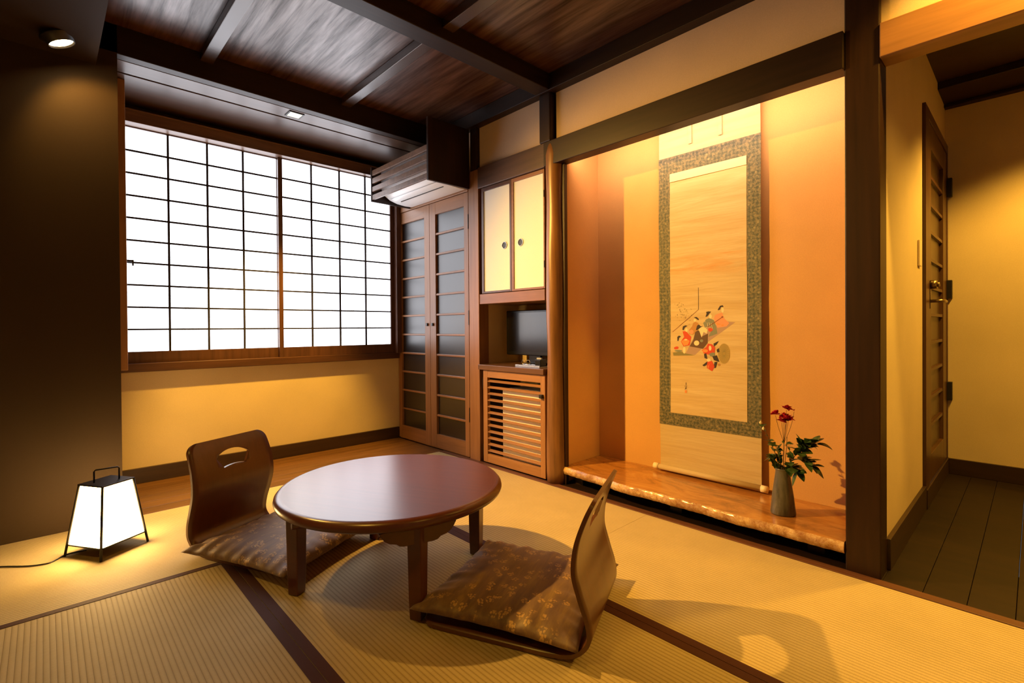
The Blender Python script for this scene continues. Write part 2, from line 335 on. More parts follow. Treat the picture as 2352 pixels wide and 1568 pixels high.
SCROLL=[('mauve',[(1.2818,0.7548),(1.2293,0.7493),(1.1929,0.7837),(1.1631,0.8174),(1.1081,0.8563),(1.0218,0.9185),(1.0656,0.9226),(1.1394,0.8987),(1.1984,0.8817),(1.2473,0.8233)]),
('moss',[(1.3555,0.7584),(1.3135,0.7627),(1.2818,0.7563),(1.2293,0.7472),(1.3523,0.741)]),
('ink',[(1.2121,1.1019),(1.2127,0.9861),(1.2103,0.986),(1.2097,1.1017)]),
('brown',[(1.2138,0.987),(1.359,0.8709),(1.3573,0.869),(1.2122,0.9852)]),
('rose',[(1.1248,0.9551),(1.1076,0.9631),(1.0878,0.9682),(1.0767,0.9373),(1.0518,0.9147),(1.0657,0.8982),(1.1107,0.8914),(1.1221,0.9155),(1.1306,0.9382)]),
('orange',[(1.0936,0.9124),(1.0948,0.909),(1.0979,0.9063),(1.1025,0.9048),(1.1075,0.9048),(1.1121,0.9064),(1.1152,0.9092),(1.1164,0.9126),(1.1152,0.916),(1.112,0.9187),(1.1075,0.9202),(1.1024,0.9201),(1.0979,0.9185),(1.0947,0.9158)]),
('orange',[(1.0785,0.9038),(1.0792,0.9017),(1.0811,0.8999),(1.0838,0.899),(1.0868,0.899),(1.0895,0.9),(1.0913,0.9018),(1.092,0.9039),(1.0913,0.9061),(1.0894,0.9079),(1.0867,0.9088),(1.0837,0.9088),(1.081,0.9078),(1.0792,0.906)]),
('cream',[(1.0793,0.9805),(1.0799,0.9747),(1.0817,0.9701),(1.0842,0.9676),(1.0869,0.9677),(1.0894,0.9703),(1.0911,0.9751),(1.0917,0.9809),(1.091,0.9867),(1.0893,0.9913),(1.0868,0.9938),(1.084,0.9937),(1.0816,0.9911),(1.0799,0.9864)]),
('ink',[(1.1104,0.9829),(1.0989,1.0022),(1.0848,1.005),(1.0798,0.9959),(1.0933,0.9958),(1.099,0.9825),(1.1075,0.98)]),
('slate',[(1.1863,0.9162),(1.1714,0.9347),(1.1538,0.9415),(1.1306,0.9312),(1.1179,0.8985),(1.1109,0.8619),(1.1397,0.8504),(1.1586,0.8451),(1.1454,0.8703),(1.1308,0.8816),(1.1482,0.8959),(1.1775,0.8932)]),
('cream',[(1.1781,0.9275),(1.1723,0.8987),(1.1709,0.899),(1.1767,0.9277)]),
('cream',[(1.1669,0.9233),(1.1606,0.8929),(1.1591,0.8932),(1.1655,0.9236)]),
('cream',[(1.1558,0.9192),(1.1489,0.8872),(1.1475,0.8875),(1.1543,0.9194)]),
('cream',[(1.1447,0.915),(1.1373,0.8815),(1.1359,0.8818),(1.1433,0.9153)]),
('cream',[(1.141,0.9498),(1.1417,0.9449),(1.1438,0.941),(1.1469,0.9388),(1.1502,0.9389),(1.1533,0.9411),(1.1554,0.9451),(1.1561,0.9501),(1.1553,0.955),(1.1532,0.9589),(1.1501,0.9611),(1.1468,0.961),(1.1438,0.9587),(1.1417,0.9547)]),
('ink',[(1.1743,0.9476),(1.1684,0.9647),(1.1713,0.9733),(1.1595,0.9759),(1.1435,0.974),(1.1537,0.9643),(1.164,0.9503)]),
('gold',[(1.2407,0.9169),(1.2284,0.924),(1.2133,0.9165),(1.2074,0.8991),(1.2166,0.8702),(1.241,0.8555),(1.2626,0.8583),(1.2625,0.8818),(1.2469,0.8994)]),
('cream',[(1.2248,0.9312),(1.2254,0.9279),(1.2273,0.9253),(1.23,0.9239),(1.233,0.924),(1.2357,0.9255),(1.2375,0.9281),(1.2382,0.9314),(1.2375,0.9347),(1.2356,0.9373),(1.2329,0.9387),(1.2299,0.9387),(1.2273,0.9372),(1.2254,0.9345)]),
('ink',[(1.2381,0.9475),(1.2222,0.9486),(1.2087,0.9367),(1.2132,0.931),(1.2253,0.9399)]),
('rose',[(1.2379,0.8701),(1.2391,0.8651),(1.2425,0.861),(1.2475,0.8587),(1.253,0.8587),(1.2579,0.8609),(1.2613,0.865),(1.2625,0.8701),(1.2613,0.8752),(1.2578,0.8793),(1.2529,0.8815),(1.2474,0.8815),(1.2424,0.8793),(1.2391,0.8752)]),
('umber',[(1.2287,0.8701),(1.2135,0.8789),(1.1985,0.8702),(1.1926,0.8471),(1.16,0.8617),(1.1617,0.8131),(1.187,0.7824),(1.2169,0.7874),(1.2598,0.7937),(1.2412,0.8234)]),
('cream',[(1.2104,0.8846),(1.1984,0.8962),(1.1805,0.8946),(1.1628,0.8817),(1.1673,0.8616),(1.1836,0.8702),(1.1941,0.8414),(1.2015,0.8615)]),
('cream',[(1.2069,0.8123),(1.2083,0.8065),(1.2124,0.8018),(1.2182,0.7991),(1.2247,0.7989),(1.2305,0.8014),(1.2346,0.806),(1.236,0.8118),(1.2345,0.8176),(1.2304,0.8223),(1.2246,0.825),(1.2181,0.8251),(1.2123,0.8226),(1.2083,0.818)]),
('slate',[(1.1853,0.8242),(1.1862,0.8209),(1.1887,0.8183),(1.1923,0.8168),(1.1962,0.8167),(1.1998,0.8181),(1.2023,0.8207),(1.2032,0.8239),(1.2023,0.8272),(1.1998,0.8298),(1.1962,0.8313),(1.1922,0.8314),(1.1886,0.83),(1.1861,0.8274)]),
('ink',[(1.2256,0.8789),(1.2194,0.9021),(1.2103,0.9093),(1.1984,0.8991),(1.1864,0.9018),(1.2014,0.8918),(1.2135,0.8818)]),
('red',[(1.3002,0.873),(1.2812,0.8745),(1.2503,0.8437),(1.2598,0.7996),(1.2942,0.7929),(1.31,0.8194),(1.2908,0.8434)]),
('orange',[(1.3084,0.8209),(1.2814,0.8346),(1.2597,0.8231),(1.2691,0.8023),(1.2911,0.796)]),
('cream',[(1.2721,0.8288),(1.273,0.8273),(1.2756,0.826),(1.2794,0.8253),(1.2836,0.8252),(1.2874,0.8258),(1.29,0.827),(1.2909,0.8286),(1.29,0.8301),(1.2873,0.8314),(1.2835,0.8321),(1.2794,0.8322),(1.2756,0.8315),(1.273,0.8303)]),
('cream',[(1.2712,0.8804),(1.2719,0.876),(1.2738,0.8726),(1.2766,0.8706),(1.2797,0.8706),(1.2824,0.8725),(1.2843,0.876),(1.285,0.8804),(1.2843,0.8848),(1.2823,0.8883),(1.2796,0.8902),(1.2765,0.8902),(1.2737,0.8882),(1.2719,0.8847)]),
('ink',[(1.3017,0.8819),(1.2985,0.8997),(1.2842,0.9055),(1.2717,0.9025),(1.2874,0.8937),(1.2938,0.8789)]),
('ink',[(1.3307,0.843),(1.3194,0.8506),(1.3083,0.8447),(1.3195,0.8372),(1.3228,0.8222),(1.3292,0.8206)]),
('red',[(1.3224,0.7833),(1.3246,0.7787),(1.3324,0.7769),(1.3423,0.7752),(1.3486,0.7797),(1.3493,0.785),(1.3412,0.7896),(1.3318,0.7921),(1.3228,0.7893)]),
('slate',[(1.3007,0.769),(1.3029,0.7669),(1.3091,0.765),(1.3181,0.7639),(1.3281,0.7636),(1.3371,0.7642),(1.3434,0.7657),(1.3456,0.7677),(1.3434,0.7699),(1.3371,0.7717),(1.328,0.7729),(1.318,0.7732),(1.3091,0.7725),(1.3029,0.771)]),
('moss',[(1.2976,0.7602),(1.2995,0.7583),(1.3048,0.7567),(1.3124,0.7557),(1.321,0.7554),(1.3287,0.7559),(1.3341,0.7572),(1.336,0.759),(1.334,0.7609),(1.3287,0.7625),(1.3209,0.7635),(1.3124,0.7638),(1.3047,0.7632),(1.2994,0.7619)]),
('cream',[(1.2814,0.7725),(1.2823,0.7648),(1.2846,0.7586),(1.2879,0.755),(1.2915,0.7549),(1.2948,0.7582),(1.2971,0.7644),(1.2978,0.7721),(1.297,0.7798),(1.2947,0.7861),(1.2914,0.7896),(1.2877,0.7897),(1.2844,0.7863),(1.2822,0.7802)]),
('red',[(1.1341,0.8816),(1.1395,0.875),(1.1483,0.8709),(1.156,0.8739),(1.1597,0.8817),(1.1582,0.8892),(1.1482,0.8915),(1.1392,0.8889)]),
('brown',[(1.1617,0.893),(1.084,0.9443),(1.0861,0.9473),(1.1639,0.8961)]),
('brown',[(1.0814,0.9452),(1.0819,0.9432),(1.0833,0.9417),(1.0854,0.9409),(1.0876,0.9409),(1.0896,0.9418),(1.091,0.9434),(1.0915,0.9454),(1.091,0.9473),(1.0896,0.9488),(1.0876,0.9496),(1.0853,0.9496),(1.0833,0.9487),(1.0819,0.9471)]),
('straw',[(1.0475,0.7626),(1.0483,0.7514),(1.0505,0.7406),(1.0541,0.7309),(1.0589,0.7227),(1.0646,0.7164),(1.0709,0.7124),(1.0776,0.7108),(1.0844,0.7117),(1.0908,0.7152),(1.0965,0.721),(1.1013,0.7289),(1.1049,0.7385),(1.1072,0.7492),(1.1079,0.7606),(1.1071,0.772),(1.1048,0.7829),(1.1011,0.7927),(1.0962,0.8009),(1.0904,0.8071),(1.084,0.811),(1.0772,0.8124),(1.0705,0.8112),(1.0642,0.8076),(1.0585,0.8017),(1.0539,0.7938),(1.0504,0.7843),(1.0482,0.7738)]),
('moss',[(1.0724,0.7612),(1.0497,0.762),(1.0497,0.7631),(1.0724,0.7623)]),
('moss',[(1.0729,0.7589),(1.0511,0.7487),(1.0506,0.7497),(1.0724,0.7599)]),
('moss',[(1.0736,0.7568),(1.0546,0.7365),(1.0538,0.7373),(1.0728,0.7576)]),
('moss',[(1.0747,0.7551),(1.0599,0.7263),(1.0589,0.7268),(1.0737,0.7556)]),
('moss',[(1.0759,0.7539),(1.0666,0.7188),(1.0655,0.7191),(1.0748,0.7542)]),
('moss',[(1.0773,0.7533),(1.0742,0.7147),(1.0731,0.7149),(1.0762,0.7534)]),
('moss',[(1.0787,0.7533),(1.0822,0.7145),(1.0811,0.7144),(1.0776,0.7532)]),
('moss',[(1.0801,0.754),(1.0898,0.718),(1.0887,0.7178),(1.079,0.7538)]),
('moss',[(1.0813,0.7554),(1.0965,0.7252),(1.0955,0.7247),(1.0803,0.7549)]),
('moss',[(1.0821,0.7573),(1.1016,0.7353),(1.1008,0.7346),(1.0813,0.7566)]),
('moss',[(1.0825,0.7596),(1.1048,0.7477),(1.1043,0.7467),(1.082,0.7586)]),
('moss',[(1.0825,0.762),(1.1056,0.7612),(1.1056,0.7601),(1.0825,0.7609)]),
('moss',[(1.082,0.7643),(1.1042,0.7747),(1.1047,0.7736),(1.0825,0.7633)]),
('moss',[(1.0812,0.7664),(1.1006,0.787),(1.1014,0.7862),(1.0821,0.7656)]),
('moss',[(1.0802,0.7681),(1.0952,0.7973),(1.0962,0.7967),(1.0812,0.7675)]),
('moss',[(1.0789,0.7693),(1.0884,0.8046),(1.0894,0.8043),(1.08,0.769)]),
('moss',[(1.0776,0.7699),(1.0807,0.8085),(1.0818,0.8084),(1.0787,0.7698)]),
('moss',[(1.0761,0.7699),(1.0727,0.8086),(1.0738,0.8086),(1.0772,0.7699)]),
('moss',[(1.0748,0.7691),(1.0651,0.8048),(1.0662,0.8051),(1.0758,0.7694)]),
('moss',[(1.0736,0.7678),(1.0586,0.7976),(1.0596,0.7981),(1.0746,0.7683)]),
('moss',[(1.0728,0.7659),(1.0536,0.7875),(1.0544,0.7882),(1.0736,0.7666)]),
('moss',[(1.0724,0.7636),(1.0505,0.7752),(1.051,0.7762),(1.0728,0.7646)]),
('red',[(1.193,0.775),(1.1691,0.7929),(1.1602,0.8103),(1.1398,0.8078),(1.1226,0.7912),(1.1256,0.7628),(1.1546,0.7533),(1.1811,0.7581)]),
('orange',[(1.1604,0.7731),(1.1619,0.7696),(1.166,0.7667),(1.1719,0.765),(1.1785,0.7647),(1.1844,0.7661),(1.1885,0.7688),(1.19,0.7723),(1.1885,0.7758),(1.1843,0.7787),(1.1784,0.7804),(1.1718,0.7806),(1.1659,0.7792),(1.1618,0.7765)]),
('cream',[(1.1413,0.7879),(1.1437,0.7778),(1.1508,0.7734),(1.1552,0.7813),(1.1555,0.7934),(1.1502,0.8012),(1.1439,0.7964)]),
('ink',[(1.1312,0.8108),(1.1025,0.8254),(1.1168,0.8054),(1.1283,0.7967)]),
('ink',[(1.1811,0.7553),(1.1693,0.7614),(1.1635,0.7301),(1.1783,0.7353)]),
('slate',[(1.1243,0.7544),(1.1259,0.7456),(1.1344,0.7435),(1.1468,0.745),(1.1505,0.7488),(1.1549,0.7575),(1.1467,0.7617),(1.1339,0.7661),(1.1242,0.7626)]),
('ink',[(1.1372,0.7454),(1.1142,0.7519),(1.1015,0.7186),(1.1287,0.7259)]),
('ink',[(1.1155,0.7801),(1.1027,0.7889),(1.0999,0.7693),(1.1113,0.7661)]),
('cream',[(1.1459,0.7252),(1.1491,0.7162),(1.1575,0.7132),(1.1645,0.7187),(1.1675,0.73),(1.1566,0.7335),(1.1487,0.7325)]),
('ink',[(1.1903,0.6973),(1.1636,0.7187),(1.1548,0.7105),(1.1814,0.692)]),
('ink',[(1.1258,0.7175),(1.1115,0.7182),(1.1202,0.6867),(1.1317,0.6889)]),
('red',[(1.1636,0.7158),(1.1402,0.7226),(1.1259,0.6949),(1.139,0.6686),(1.1667,0.6842)]),
('orange',[(1.1412,0.6912),(1.1443,0.6828),(1.1521,0.6771),(1.1608,0.6824),(1.1619,0.6902),(1.1586,0.6975),(1.1519,0.7049),(1.1439,0.7015)]),
('gold',[(1.0957,0.7049),(1.0964,0.7022),(1.0984,0.6999),(1.1014,0.6986),(1.1047,0.6984),(1.1076,0.6994),(1.1097,0.7015),(1.1104,0.7041),(1.1097,0.7069),(1.1076,0.7091),(1.1046,0.7105),(1.1014,0.7106),(1.0984,0.7096),(1.0964,0.7075)]),
('moss',[(1.3427,0.9543),(1.3396,0.9529),(1.3386,0.9547),(1.3417,0.9561)]),
('umber',[(1.3151,0.9927),(1.319,0.9886),(1.3174,0.9872),(1.3134,0.9913)]),
('straw',[(1.2895,0.9509),(1.2925,0.9461),(1.2906,0.945),(1.2876,0.9498)]),
('straw',[(1.2826,0.9857),(1.2797,0.9809),(1.2778,0.9819),(1.2807,0.9867)]),
('moss',[(1.2814,0.9428),(1.2864,0.9404),(1.2853,0.9385),(1.2804,0.941)]),
('straw',[(1.2688,0.9548),(1.2656,0.9526),(1.2643,0.9543),(1.2675,0.9565)]),
('moss',[(1.3079,1.0189),(1.3006,1.0175),(1.3003,1.0195),(1.3075,1.0209)]),
('moss',[(1.3022,0.9877),(1.3055,0.9858),(1.3044,0.984),(1.301,0.9859)]),
('moss',[(1.3015,0.9657),(1.3008,0.9586),(1.2986,0.9588),(1.2993,0.9658)]),
('moss',[(1.3275,1.0211),(1.328,1.0146),(1.3258,1.0144),(1.3253,1.0209)]),
('straw',[(1.2848,0.9935),(1.2839,0.9906),(1.2818,0.9911),(1.2826,0.994)]),
('straw',[(1.3461,1.0224),(1.3442,1.0187),(1.3421,1.0196),(1.344,1.0232)]),
('straw',[(1.2769,0.9608),(1.2812,0.9596),(1.2805,0.9576),(1.2762,0.9588)]),
('moss',[(1.2558,0.9914),(1.2496,0.9869),(1.2483,0.9885),(1.2545,0.993)]),
('straw',[(1.296,0.9758),(1.2913,0.9756),(1.2913,0.9777),(1.2959,0.9779)]),
('moss',[(1.3099,0.9791),(1.3102,0.9745),(1.308,0.9744),(1.3077,0.9789)]),
('moss',[(1.3214,1.0063),(1.3223,1.0001),(1.3201,0.9998),(1.3192,1.006)]),
('straw',[(1.2589,0.9129),(1.2663,0.9102),(1.2655,0.9083),(1.2581,0.911)]),
('moss',[(1.311,0.9499),(1.307,0.9455),(1.3053,0.9468),(1.3094,0.9512)]),
('moss',[(1.3319,1.0003),(1.3329,0.9974),(1.3307,0.9967),(1.3297,0.9996)]),
('umber',[(1.297,1.0173),(1.2958,1.0129),(1.2937,1.0134),(1.2948,1.0177)]),
('straw',[(1.2865,0.9803),(1.2841,0.9756),(1.2821,0.9765),(1.2845,0.9812)]),
('straw',[(1.2681,0.9703),(1.2725,0.9699),(1.2722,0.9678),(1.2678,0.9683)]),
('umber',[(1.3161,1.0266),(1.3216,1.0259),(1.3212,1.0238),(1.3157,1.0245)]),
('straw',[(1.292,0.9613),(1.2994,0.9603),(1.299,0.9582),(1.2917,0.9593)]),
('straw',[(1.2933,0.9398),(1.2902,0.9361),(1.2885,0.9373),(1.2916,0.9411)]),
('straw',[(1.2947,0.9632),(1.2889,0.9583),(1.2875,0.9599),(1.2932,0.9648)]),
('moss',[(1.2919,0.9932),(1.2841,0.9907),(1.2835,0.9927),(1.2913,0.9952)]),
('straw',[(1.3076,0.9795),(1.3151,0.9781),(1.3147,0.9761),(1.3072,0.9774)]),
('umber',[(1.3174,0.9846),(1.3115,0.9792),(1.3099,0.9807),(1.3158,0.9861)]),
('straw',[(1.3273,0.9482),(1.3327,0.9473),(1.3322,0.9453),(1.3269,0.9462)]),
('moss',[(1.2625,0.9445),(1.2593,0.9435),(1.2586,0.9455),(1.2619,0.9465)]),
('moss',[(1.3125,0.9655),(1.3143,0.9629),(1.3124,0.9617),(1.3106,0.9644)]),
('moss',[(1.2778,0.9805),(1.2747,0.975),(1.2728,0.9759),(1.2758,0.9814)]),
('umber',[(1.3073,0.9646),(1.3056,0.9609),(1.3036,0.9616),(1.3052,0.9653)]),
('moss',[(1.2757,0.9902),(1.279,0.9867),(1.2773,0.9853),(1.274,0.9889)]),
('moss',[(1.3301,0.9658),(1.3327,0.9633),(1.331,0.9619),(1.3285,0.9643)]),
('umber',[(1.2811,0.9515),(1.2856,0.9467),(1.284,0.9453),(1.2794,0.9501)]),
('straw',[(1.3159,0.9339),(1.3208,0.9321),(1.3199,0.9302),(1.3151,0.9319)]),
('moss',[(1.2553,0.9328),(1.2626,0.93),(1.2617,0.9281),(1.2544,0.9309)]),
('straw',[(1.307,1.0116),(1.3117,1.0061),(1.3099,1.0048),(1.3052,1.0103)]),
('straw',[(1.2914,0.9918),(1.2905,0.9883),(1.2883,0.9887),(1.2892,0.9922)]),
('moss',[(1.2507,0.9613),(1.2531,0.9557),(1.2511,0.9549),(1.2487,0.9605)]),
('umber',[(1.3335,1.0145),(1.3291,1.0107),(1.3276,1.0122),(1.332,1.016)]),
('moss',[(1.3299,0.9632),(1.3327,0.9586),(1.3307,0.9575),(1.328,0.9622)]),
('ink',[(1.2823,0.6007),(1.2823,0.587),(1.2801,0.5872),(1.28,0.6009)]),
('ink',[(1.2885,0.5794),(1.274,0.5806),(1.274,0.5827),(1.2885,0.5816)]),
('ink',[(1.2858,0.574),(1.2786,0.566),(1.2768,0.5675),(1.284,0.5755)]),
('ink',[(1.2785,0.5776),(1.2877,0.5648),(1.2859,0.5637),(1.2767,0.5765)]),
('orange',[(1.2762,0.546),(1.2865,0.5449),(1.2865,0.5595),(1.2762,0.5605)])]
# ================================================================== SETTING
struct('floor', (-1.5, 2.6, -1.5, 3.75, -0.12, -0.032), m_floor_y, 'sub floor under the tatami')
b = MB()                                   # board strip along the window: planks along x
for i in range(6): b.box(-0.9, 2.128, 2.992 + i * 0.107, 2.992 + i * 0.107 + 0.1055, -0.03, 0.0)
tag(b.build('floor_board_strip', m_floor_x, None, (0, 0, 0), 0.0012), 'narrow wooden board floor below the window', kind='structure')
b = MB()
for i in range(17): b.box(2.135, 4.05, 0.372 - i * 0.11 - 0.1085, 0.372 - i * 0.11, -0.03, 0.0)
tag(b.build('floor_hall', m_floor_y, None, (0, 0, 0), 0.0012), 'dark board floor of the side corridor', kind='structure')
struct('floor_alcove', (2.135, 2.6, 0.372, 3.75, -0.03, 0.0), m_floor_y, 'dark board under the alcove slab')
struct('floor_sill', (2.092, 2.135, -1.5, 2.992, -0.03, 0.003), m_sill, 'reddish wooden sill strip between tatami and the wall', 0.002)
# walls of the room
def wallmat(): return m_wall
struct('wall_window', (0.26, 2.2, 3.63, 3.75, -0.02, 0.66), m_wall, 'cream wall below the paper window')
struct('wall_window_upper', (0.26, 2.2, 3.63, 3.75, 2.16, 2.45), m_panel, 'dark panel above the paper window')
struct('wall_window_left', (0.14, 0.268, 3.075, 3.75, -0.02, 2.45), m_panel, 'return of the window recess')
struct('wall_left', (-1.5, 0.268, 2.99, 3.07, -0.02, 2.45), m_panel, 'dark panelled wall behind the paper lantern')
struct('wall_room_left', (-1.58, -1.5, -1.5, 3.07, -0.12, 2.45), m_wall, 'cream wall at the left end of the room')
struct('wall_room_back', (-1.58, 4.1, -1.6, -1.5, -0.12, 2.45), m_wall, 'cream wall behind the viewer')
struct('wall_closet_back', (2.56, 2.66, 1.885, 3.75, -0.02, 2.45), m_wall, 'wall behind the closet and cupboards')
struct('wall_right_upper', (2.16, 2.22, 0.484, 1.90, 1.965, 2.345), m_wall_up, 'tan plaster above the alcove lintel')
struct('wall_cupboard_upper', (2.16, 2.22, 1.925, 3.63, 1.965, 2.345), m_wall_up, 'tan plaster above the paper-door cupboard')
struct('wall_corridor_upper', (2.16, 2.20, -1.5, 0.376, 1.95, 2.345), m_wall_up, 'pale plaster above the corridor lintel')
# alcove shell
struct('wall_alcove_back', (2.52, 2.56, 0.40, 1.935, -0.02, 2.345), m_clay, 'ochre clay back wall of the alcove')
struct('wall_alcove_left', (2.19, 2.52, 1.876, 1.93, -0.02, 2.345), m_clay, 'ochre clay side wall of the alcove')
struct('wall_alcove_right', (2.245, 2.52, 0.40, 0.47, -0.02, 2.345), m_clay, 'ochre clay side wall of the alcove beside the corner pillar')
struct('jamb_alcove', (2.165, 2.19, 1.846, 1.93, 0.0, 1.835), m_post, 'dark jamb board behind the round post', 0.002)
struct('ceiling_alcove', (2.20, 2.54, 0.44, 1.90, 2.25, 2.28), m_beam_y, 'boarded ceiling of the alcove')
# corridor shell
struct('wall_corridor_near', (2.245, 3.108, 0.38, 0.40, -0.02, 2.345), m_wall, 'cream corridor wall between the pillar and the door')
struct('wall_corridor_over_door', (3.108, 4.05, 0.38, 0.40, 1.975, 2.345), m_wall, 'cream corridor wall over the door')
struct('wall_corridor_end', (3.98, 4.08, -1.5, 0.45, -0.02, 2.345), m_wall, 'cream wall at the end of the corridor')
struct('baseboard_corridor_near', (2.245, 3.118, 0.365, 0.38, 0.0, 0.115), m_base_x, 'dark baseboard of the corridor side wall', 0.002)
struct('baseboard_corridor_door', (3.118, 3.98, 0.362, 0.38, 0.0, 0.095), m_base_x, 'dark sill board below the corridor door', 0.002)
struct('baseboard_corridor_end', (3.965, 3.98, -1.5, 0.362, 0.0, 0.093), m_base_y, 'dark baseboard of the corridor end wall', 0.002)
struct('ceiling_corridor', (2.20, 4.05, -1.5, 0.38, 2.255, 2.30), m_base_y, 'dark board ceiling of the corridor')
struct('beam_corridor', (3.66, 3.98, -1.5, 0.38, 2.215, 2.255), m_beam_y, 'dark beam along the corridor ceiling', 0.003)
struct('beam_corridor_trim', (3.93, 3.98, -1.5, 0.38, 2.195, 2.215), m_beam_y, 'dark trim along the corridor ceiling edge', 0.003)
struct('baseboard_window', (0.27, 2.13, 3.612, 3.63, 0.0, 0.09), m_base_x, 'dark baseboard below the window wall', 0.002)
# pillars, lintels
tag(MB().box(2.137, 2.245, 0.376, 0.482, -0.02, 2.345).build('pillar_corner', m_post, None, (2.19, 0.43, 0), 0.004), 'dark square pillar between alcove and corridor', kind='structure')
tag(MB().box(2.13, 2.215, 2.573, 2.6795, -0.02, 1.965).build('pillar_closet', m_closet_z, None, (2.17, 2.6, 0), 0.003), 'brown square pillar between closet and cupboards', kind='structure')
struct('pillar_closet_upper', (2.13, 2.215, 2.59, 2.655, 1.965, 2.25), m_post, 'upper part of the closet pillar', 0.003)
prof = [(0.056 + 0.003 * math.sin(z * 7) - 0.004 * (z / 2.2) - (0.009 if z > 1.95 else 0), z) for z in [i * 0.0728 for i in range(28)]]
tag(MB().lathe(prof, (2.166, 1.917, -0.001), 40, wob=0.035).build('pillar_round_post', m_log, None, (2.166, 1.917, 0)), 'peeled round wooden post at the alcove edge', kind='structure')
struct('pillar_post_top', (2.12, 2.2, 1.913, 1.998, 1.97, 2.25), m_post, 'squared top of the round alcove post, beam shadow in its dark colour', 0.006)  # darker wood than the post: the beam's shadow put into the colour
struct('lintel_alcove', (2.12, 2.198, 0.482, 1.965, 1.833, 1.97), m_beam_y, 'dark lintel across the alcove', 0.003)
struct('lintel_cupboard', (2.125, 2.2, 1.965, 2.573, 1.831, 1.97), wood('lintel_wood', (0.085, 0.042, 0.026), 1, 0.4), 'brown lintel above the paper-door cupboard', 0.003)
struct('lintel_closet', (2.125, 2.2, 2.6795, 3.63, 1.838, 1.97), m_closet_y, 'brown head rail above the closet doors', 0.003)
struct('lintel_corridor', (2.13, 2.228, -1.5, 0.376, 1.833, 1.953), m_louv_y, 'orange-brown lintel across the corridor entrance', 0.003)
# ceiling
struct('ceiling', (-1.58, 2.24, -1.6, 3.0, 2.345, 2.42), m_ceil, 'dark glossy board ceiling')
struct('beam_right', (2.105, 2.235, -1.6, 3.0, 2.25, 2.345), m_beam_y, 'dark beam along the top of the alcove wall', 0.003)
struct('beam_middle', (0.19, 2.105, 1.905, 2.008, 2.252, 2.345), m_beam_x, 'dark ceiling beam across the room', 0.003)
struct('beam_window', (0.19, 2.16, 2.99, 3.05, 2.21, 2.345), m_beam_x, 'dark beam in front of the window soffit', 0.003)
struct('ceiling_soffit', (0.19, 2.128, 3.05, 3.188, 2.208, 2.25), m_soffit, 'lower board ceiling over the window, front board', 0.002)
struct('ceiling_soffit_rear', (0.19, 2.128, 3.204, 3.63, 2.208, 2.25), m_soffit, 'lower board ceiling over the window, rear board', 0.002)
struct('ceiling_soffit_cover', (0.19, 2.128, 3.0, 3.75, 2.27, 2.30), m_beam_x)
struct('beam_left', (-1.58, 0.19, 2.30, 2.99, 2.13, 2.345), m_panel, 'dark lowered ceiling panel in the corner over the lantern')
struct('beam_left_edge', (0.12, 0.19, -1.6, 2.30, 2.252, 2.345), m_beam_y, 'dark ceiling beam along the left side', 0.003)
for i, (x0, x1) in enumerate(((0.607, 0.667), (1.368, 1.431))):
    struct('beam_batten', (x0, x1, 2.008, 2.99, 2.30, 2.345), m_batten, ['slim ceiling batten above the left half of the window', 'slim ceiling batten above the right half of the window'][i], 0.003)
    struct('beam_batten', (x0, x1, -1.6, 1.905, 2.30, 2.345), m_batten, 'slim ceiling batten on the near side of the middle beam', 0.003)

# ---- window with paper screens
win = root('window_1', (1.2, 3.6, 0.655), 'wide wooden window with two sliding paper screens', 'window', kind='structure')
MB().box(0.268, 2.128, 3.594, 3.66, 0.655, 0.706).build('window_sill', m_frame_x, win, bevel=0.004)
MB().box(0.323, 2.128, 3.55, 3.66, 2.092, 2.160).box(0.323, 2.128, 3.542, 3.66, 2.156, 2.164).box(0.323, 2.128, 3.545, 3.66, 2.089, 2.096).build('head_rail', m_kamoi, win, bevel=0.002)
MB().box(0.268, 0.323, 3.27, 3.66, 0.69, 2.208).build('left_jamb', m_louv_z, win, bevel=0.003)
MB().box(2.087, 2.128, 3.56, 3.66, 0.70, 2.092).build('right_jamb', m_frame_z, win, bevel=0.003)
def sash(x0, x1, g0, g1, y, vert, lab):
    s = MB().box(x0, g0, y, y + 0.022, 0.706, 2.092).box(g1, x1, y, y + 0.022, 0.706, 2.092)
    s.box(g0, g1, y, y + 0.022, 0.706, 0.774).box(g0, g1, y, y + 0.022, 2.083, 2.092)
    o = s.build('paper_screen', m_frame_z, win, bevel=0.0015); tag(o, lab)
    l = MB()
    for xv in vert: l.box(xv - 0.0055, xv + 0.0055, y + 0.002, y + 0.0135, 0.774, 2.083)
    for k in range(1, 10): z = 0.774 + k * 0.1307; l.box(g0, g1, y + 0.004, y + 0.0130, z - 0.0052, z + 0.0052)
    l.build('lattice', m_kumiko, o)
    MB().box(g0 - 0.002, g1 + 0.002, y + 0.0140, y + 0.0155, 0.772, 2.085).build('paper', m_paper, o)
    return o
s1 = sash(0.323, 1.218, 0.345, 1.189, 3.628, (0.5635, 0.7715, 0.979), 'rear sliding screen')
s2 = sash(1.190, 2.087, 1.219, 2.054, 3.600, (1.421, 1.631, 1.8395), 'front sliding screen')
MB().box(0.345, 0.385, 3.612, 3.628, 1.297, 1.309).box(0.380, 0.388, 3.606, 3.628, 1.275, 1.309).build('latch', m_black, s1)

